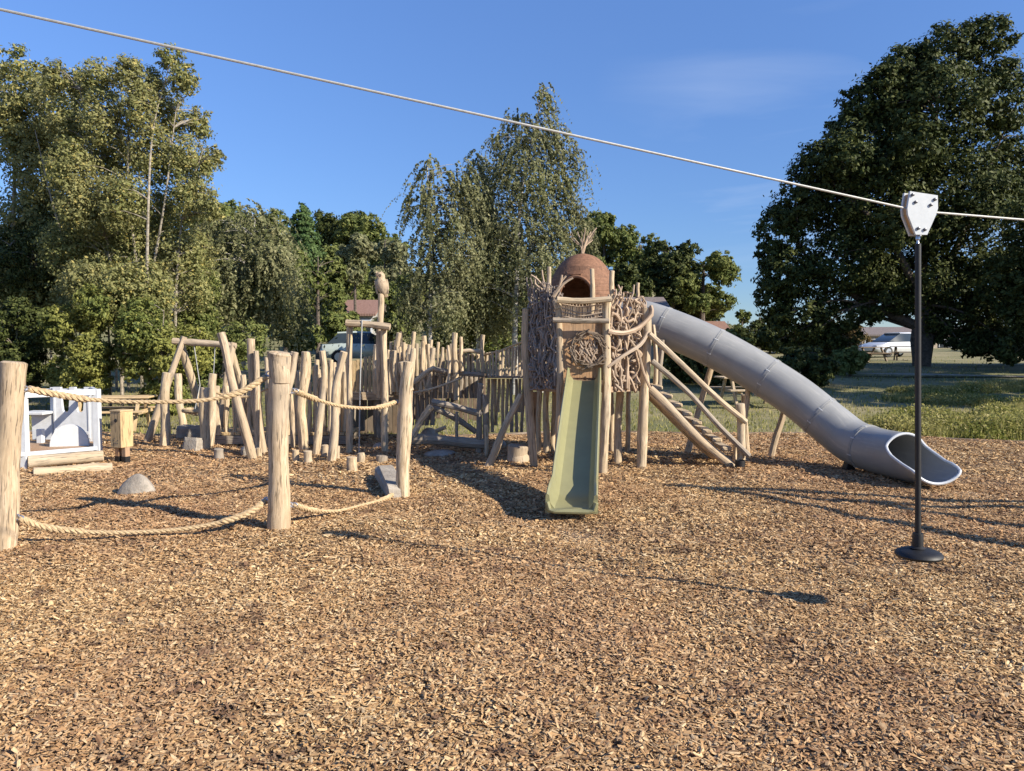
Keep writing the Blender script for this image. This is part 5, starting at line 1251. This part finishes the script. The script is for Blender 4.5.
# ------------------------------------------------------------------ tube slide
def tube_slide():
    pix = [(620, 316, 11.3), (651, 322, 11.1), (700, 341, 10.8), (744, 364, 10.55), (792, 394, 10.2), (830, 424, 9.9), (853, 443, 9.65), (880, 452, 9.25), (908, 460, 8.75), (938, 468, 8.15)]
    P = [at(*p) for p in pix]; Rr = .27
    for p in P[-5:]: p.z = max(p.z, Rr + .03)
    P[-4].z += .02
    S = smooth_path(P, .05); root = thing('tube_slide', 'long grey enclosed tube slide curving down to the right', 'tube slide', (S[-1].x, S[-1].y, 0))
    acc = [0]
    for i in range(1, len(S)): acc.append(acc[-1] + (S[i] - S[i - 1]).length)
    LT = acc[-1]
    def pos(s):
        s = min(max(s, 0), LT); i = max(1, next((k for k, a in enumerate(acc) if a >= s), len(acc) - 1)); f = (s - acc[i - 1]) / max(1e-6, acc[i] - acc[i - 1])
        t = (S[min(i + 1, len(S) - 1)] - S[max(i - 2, 0)]).normalized(); return S[i - 1].lerp(S[i], f), t
    n = 40; rows = 84; cut = LT - .66
    def endlen(c):    # c = cos of angle from straight down (1 = bottom, -1 = top)
        k = (c + 1) / 2; k = k ** 1.0
        return cut + .68 * float(ss(.22, .82, k))
    V = []; Gv = []; rim = []
    for i in range(rows + 1):
        for j in range(n):
            th = 2 * math.pi * j / n; c = math.cos(th); L_ = endlen(c); s = L_ * i / rows; p, t = pos(s)
            sd = t.cross(Vector((0, 0, 1))).normalized(); dn = t.cross(sd).normalized()
            if dn.z > 0: dn = -dn
            r = Rr; ex = max(0, s - cut) / .68
            v = p + (dn * c + sd * math.sin(th) * (1 + .08 * ex)) * r
            if ex > 0 and c > 0: v = v + Vector((0, 0, .07 * ex ** 2))
            V.append(tuple(v)); Gv.append((math.cos(th) * Rr, math.sin(th) * Rr, s))
            if i == rows: rim.append(v)
    Fc = [(i * n + j, i * n + (j + 1) % n, (i + 1) * n + (j + 1) % n, (i + 1) * n + j) for i in range(rows) for j in range(n)]
    tb = MB().add(V, Fc, Gv).build('tube', M['tube'], root); so = tb.modifiers.new('thick', 'SOLIDIFY'); so.thickness = .02; so.offset = 0
    MB().tube(rim + [rim[0], rim[1]], .016, 8, False).build('rim', M['lip'], root)
    for px in (.13, .28, .44, .60, .745):
        p, t = pos(LT * px); fl = MB(); fl.lathe([(Rr + .004, -.022), (Rr + .018, -.02), (Rr + .018, -.003), (Rr + .012, 0), (Rr + .018, .003), (Rr + .018, .02), (Rr + .004, .022)], p, 44, t, False)
        f_ = fl.build('joint_flange', M['tube'], root)
        bb = MB(); q = t.to_track_quat('Z', 'Y').to_matrix()
        for k in range(8):
            a = k * .785 + .3; bb.lathe([(.008, -.028), (.008, .028)], p + q @ Vector((math.cos(a) * (Rr + .012), math.sin(a) * (Rr + .012), 0)), 6, t)
        bb.build('bolt', M['lip'], f_)
    for (a, b, w, D) in (((769, 457), (784, 412), 7, 10.6), ((686, 452), (711, 368), 6.5, 11.1), ((747, 452), (744, 395), 6, 11.0)):
        P2 = [at(*a, D), at(*b, D)]; P2[0].z = -.05; lg = MB(); lg.log(P2, hw(w, D), hw(w * .9, D), 9, .3); lg.build('support_leg', M['wood_pink'], root)
    p, t = pos(LT * .70); MB().beam(Vector((p.x - .05, p.y, -.05)), Vector((p.x, p.y, p.z - Rr + .02)), .12, .12, .01).build('support_leg', M['black'], root)
tube_slide()

# ------------------------------------------------------------------ zip line
def zip_line():
    D = 4.32; hub = at(918, 212, D)
    root = thing('button_swing', 'white zip line trolley carrying a black pole with a round button seat', 'zip line swing', tuple(at(918, 556, D)))
    k = D / F
    yaw = R(6); ux = Vector((math.cos(yaw), math.sin(yaw), 0)); uz = Vector((.02, 0, 1)).normalized(); nn = ux.cross(uz)
    # plate outline from the photograph (metres from hub)
    out = [(-13, 19), (16, 15.5), (17, 3), (15, -4), (7, -23), (-5, -23), (-14, -4), (-15, 2)]
    pl = [(x * k, y * k) for x, y in out]
    for d in (-.026, .026):
        b = MB(); b.prism(pl, .014, hub + nn * d, ux, uz); b.build('side_plate', M['white_plastic'], root, False)
    ins = MB(); ins.prism([(x * k * .9, y * k * .9) for x, y in out], .036, hub, ux, uz); ins.build('core_block', simple('amber_block', (.42, .26, .12), .5, 0, 20, .2), root, False)
    bt = MB()
    for (x, y) in ((-10.5, 15.5), (13, 11.5), (-7, 8.5), (9, 6), (-3, -17), (4, -18)):
        for sgn in (-1, 1): bt.lathe([(.009, 0), (.009, .008), (.005, .010), (0, .010)], hub + ux * x * k + uz * y * k + nn * sgn * .033, 8, nn * sgn, False)
    bt.build('bolt', M['bolt'], root)
    j0 = at(918, 234, D); MB().lathe([(.006, .02), (.007, 0), (.012, -.01), (.012, -.03), (.007, -.036), (.007, -.05), (.010, -.056), (.010, -.075)], j0, 12, None, True).build('swivel', M['steel'], root)
    a = at(918, 244, D); b_ = at(918, 549, D)
    MB().tube([a, a.lerp(b_, .3), a.lerp(b_, .6), b_], [.0165, .0165, .0165, .0165], 14).build('pole', M['black'], root)
    MB().lathe([(.028, 0), (.030, -.02), (.030, -.075), (.045, -.085)], at(918, 533, D), 16, None, True).build('collar', M['black'], root)
    sb = at(919, 551, D)
    MB().lathe([(.03, .022), (.06, .012), (.10, .004), (.122, -.008), (.128, -.02), (.122, -.034), (.08, -.04), (0, -.04)], sb, 32, None, True).build('button_seat', M['black'], root)
    # cable
    L = at(0, 10, 3.2); R_ = Vector((6.7, 6.0, 2.36)); Ls = hub + (L - hub) * 2.15
    c0 = hub + Vector((0, 0, .005)); cab = MB()
    def strand(p, q, s):
        P = sag(p, q, s, 60); cab.tube(P, .0062, 8)
    strand(Ls, c0, .0); strand(c0, R_, .0)
    tag(recentre(cab.build('zip_cable', M['galv'])), 'steel zip line cable crossing the sky above the playground', 'cable')
    # end frame to the right of the picture (its long shadows fall across the bark)
    er = thing('zip_end_frame', 'log trestle holding the zip cable, outside the right edge, casting long shadows', 'log trestle', (6.7, 5.5, 0))
    ap = Vector((6.7, 6.0, 2.95))
    for f in ((7.5, 6.8), (5.85, 3.35)): MB().log([Vector((f[0], f[1], -.05)), ap + (ap - Vector((f[0], f[1], 0))).normalized() * .2], .075, .06, 12, .3).build('leg', M['wood'], er)
    ap2 = Vector((7.9, 5.3, 2.8))
    for f in ((9.0, 6.3), (7.0, 3.9)): MB().log([Vector((f[0], f[1], -.05)), ap2 + (ap2 - Vector((f[0], f[1], 0))).normalized() * .15], .07, .055, 12, .3).build('leg', M['wood'], er)
    MB().log([ap, ap2 + Vector((.3, -.2, 0))], .06, .055, 12, .2).build('crossbar', M['wood'], er)
    MB().beam(Vector((6.7, 5.98, 2.3)), ap, .05, .05).build('cable_clamp', M['steel'], er)
    ms = thing('zip_mast', 'tall log mast at the far left start of the zip cable, outside the picture', 'log mast', (Ls.x, Ls.y, 0))
    MB().log([Vector((Ls.x - .1, Ls.y, -.1)), Vector((Ls.x - .05, Ls.y, Ls.z + .3))], .12, .1, 12, .2).build('post', M['wood'], ms)
zip_line()
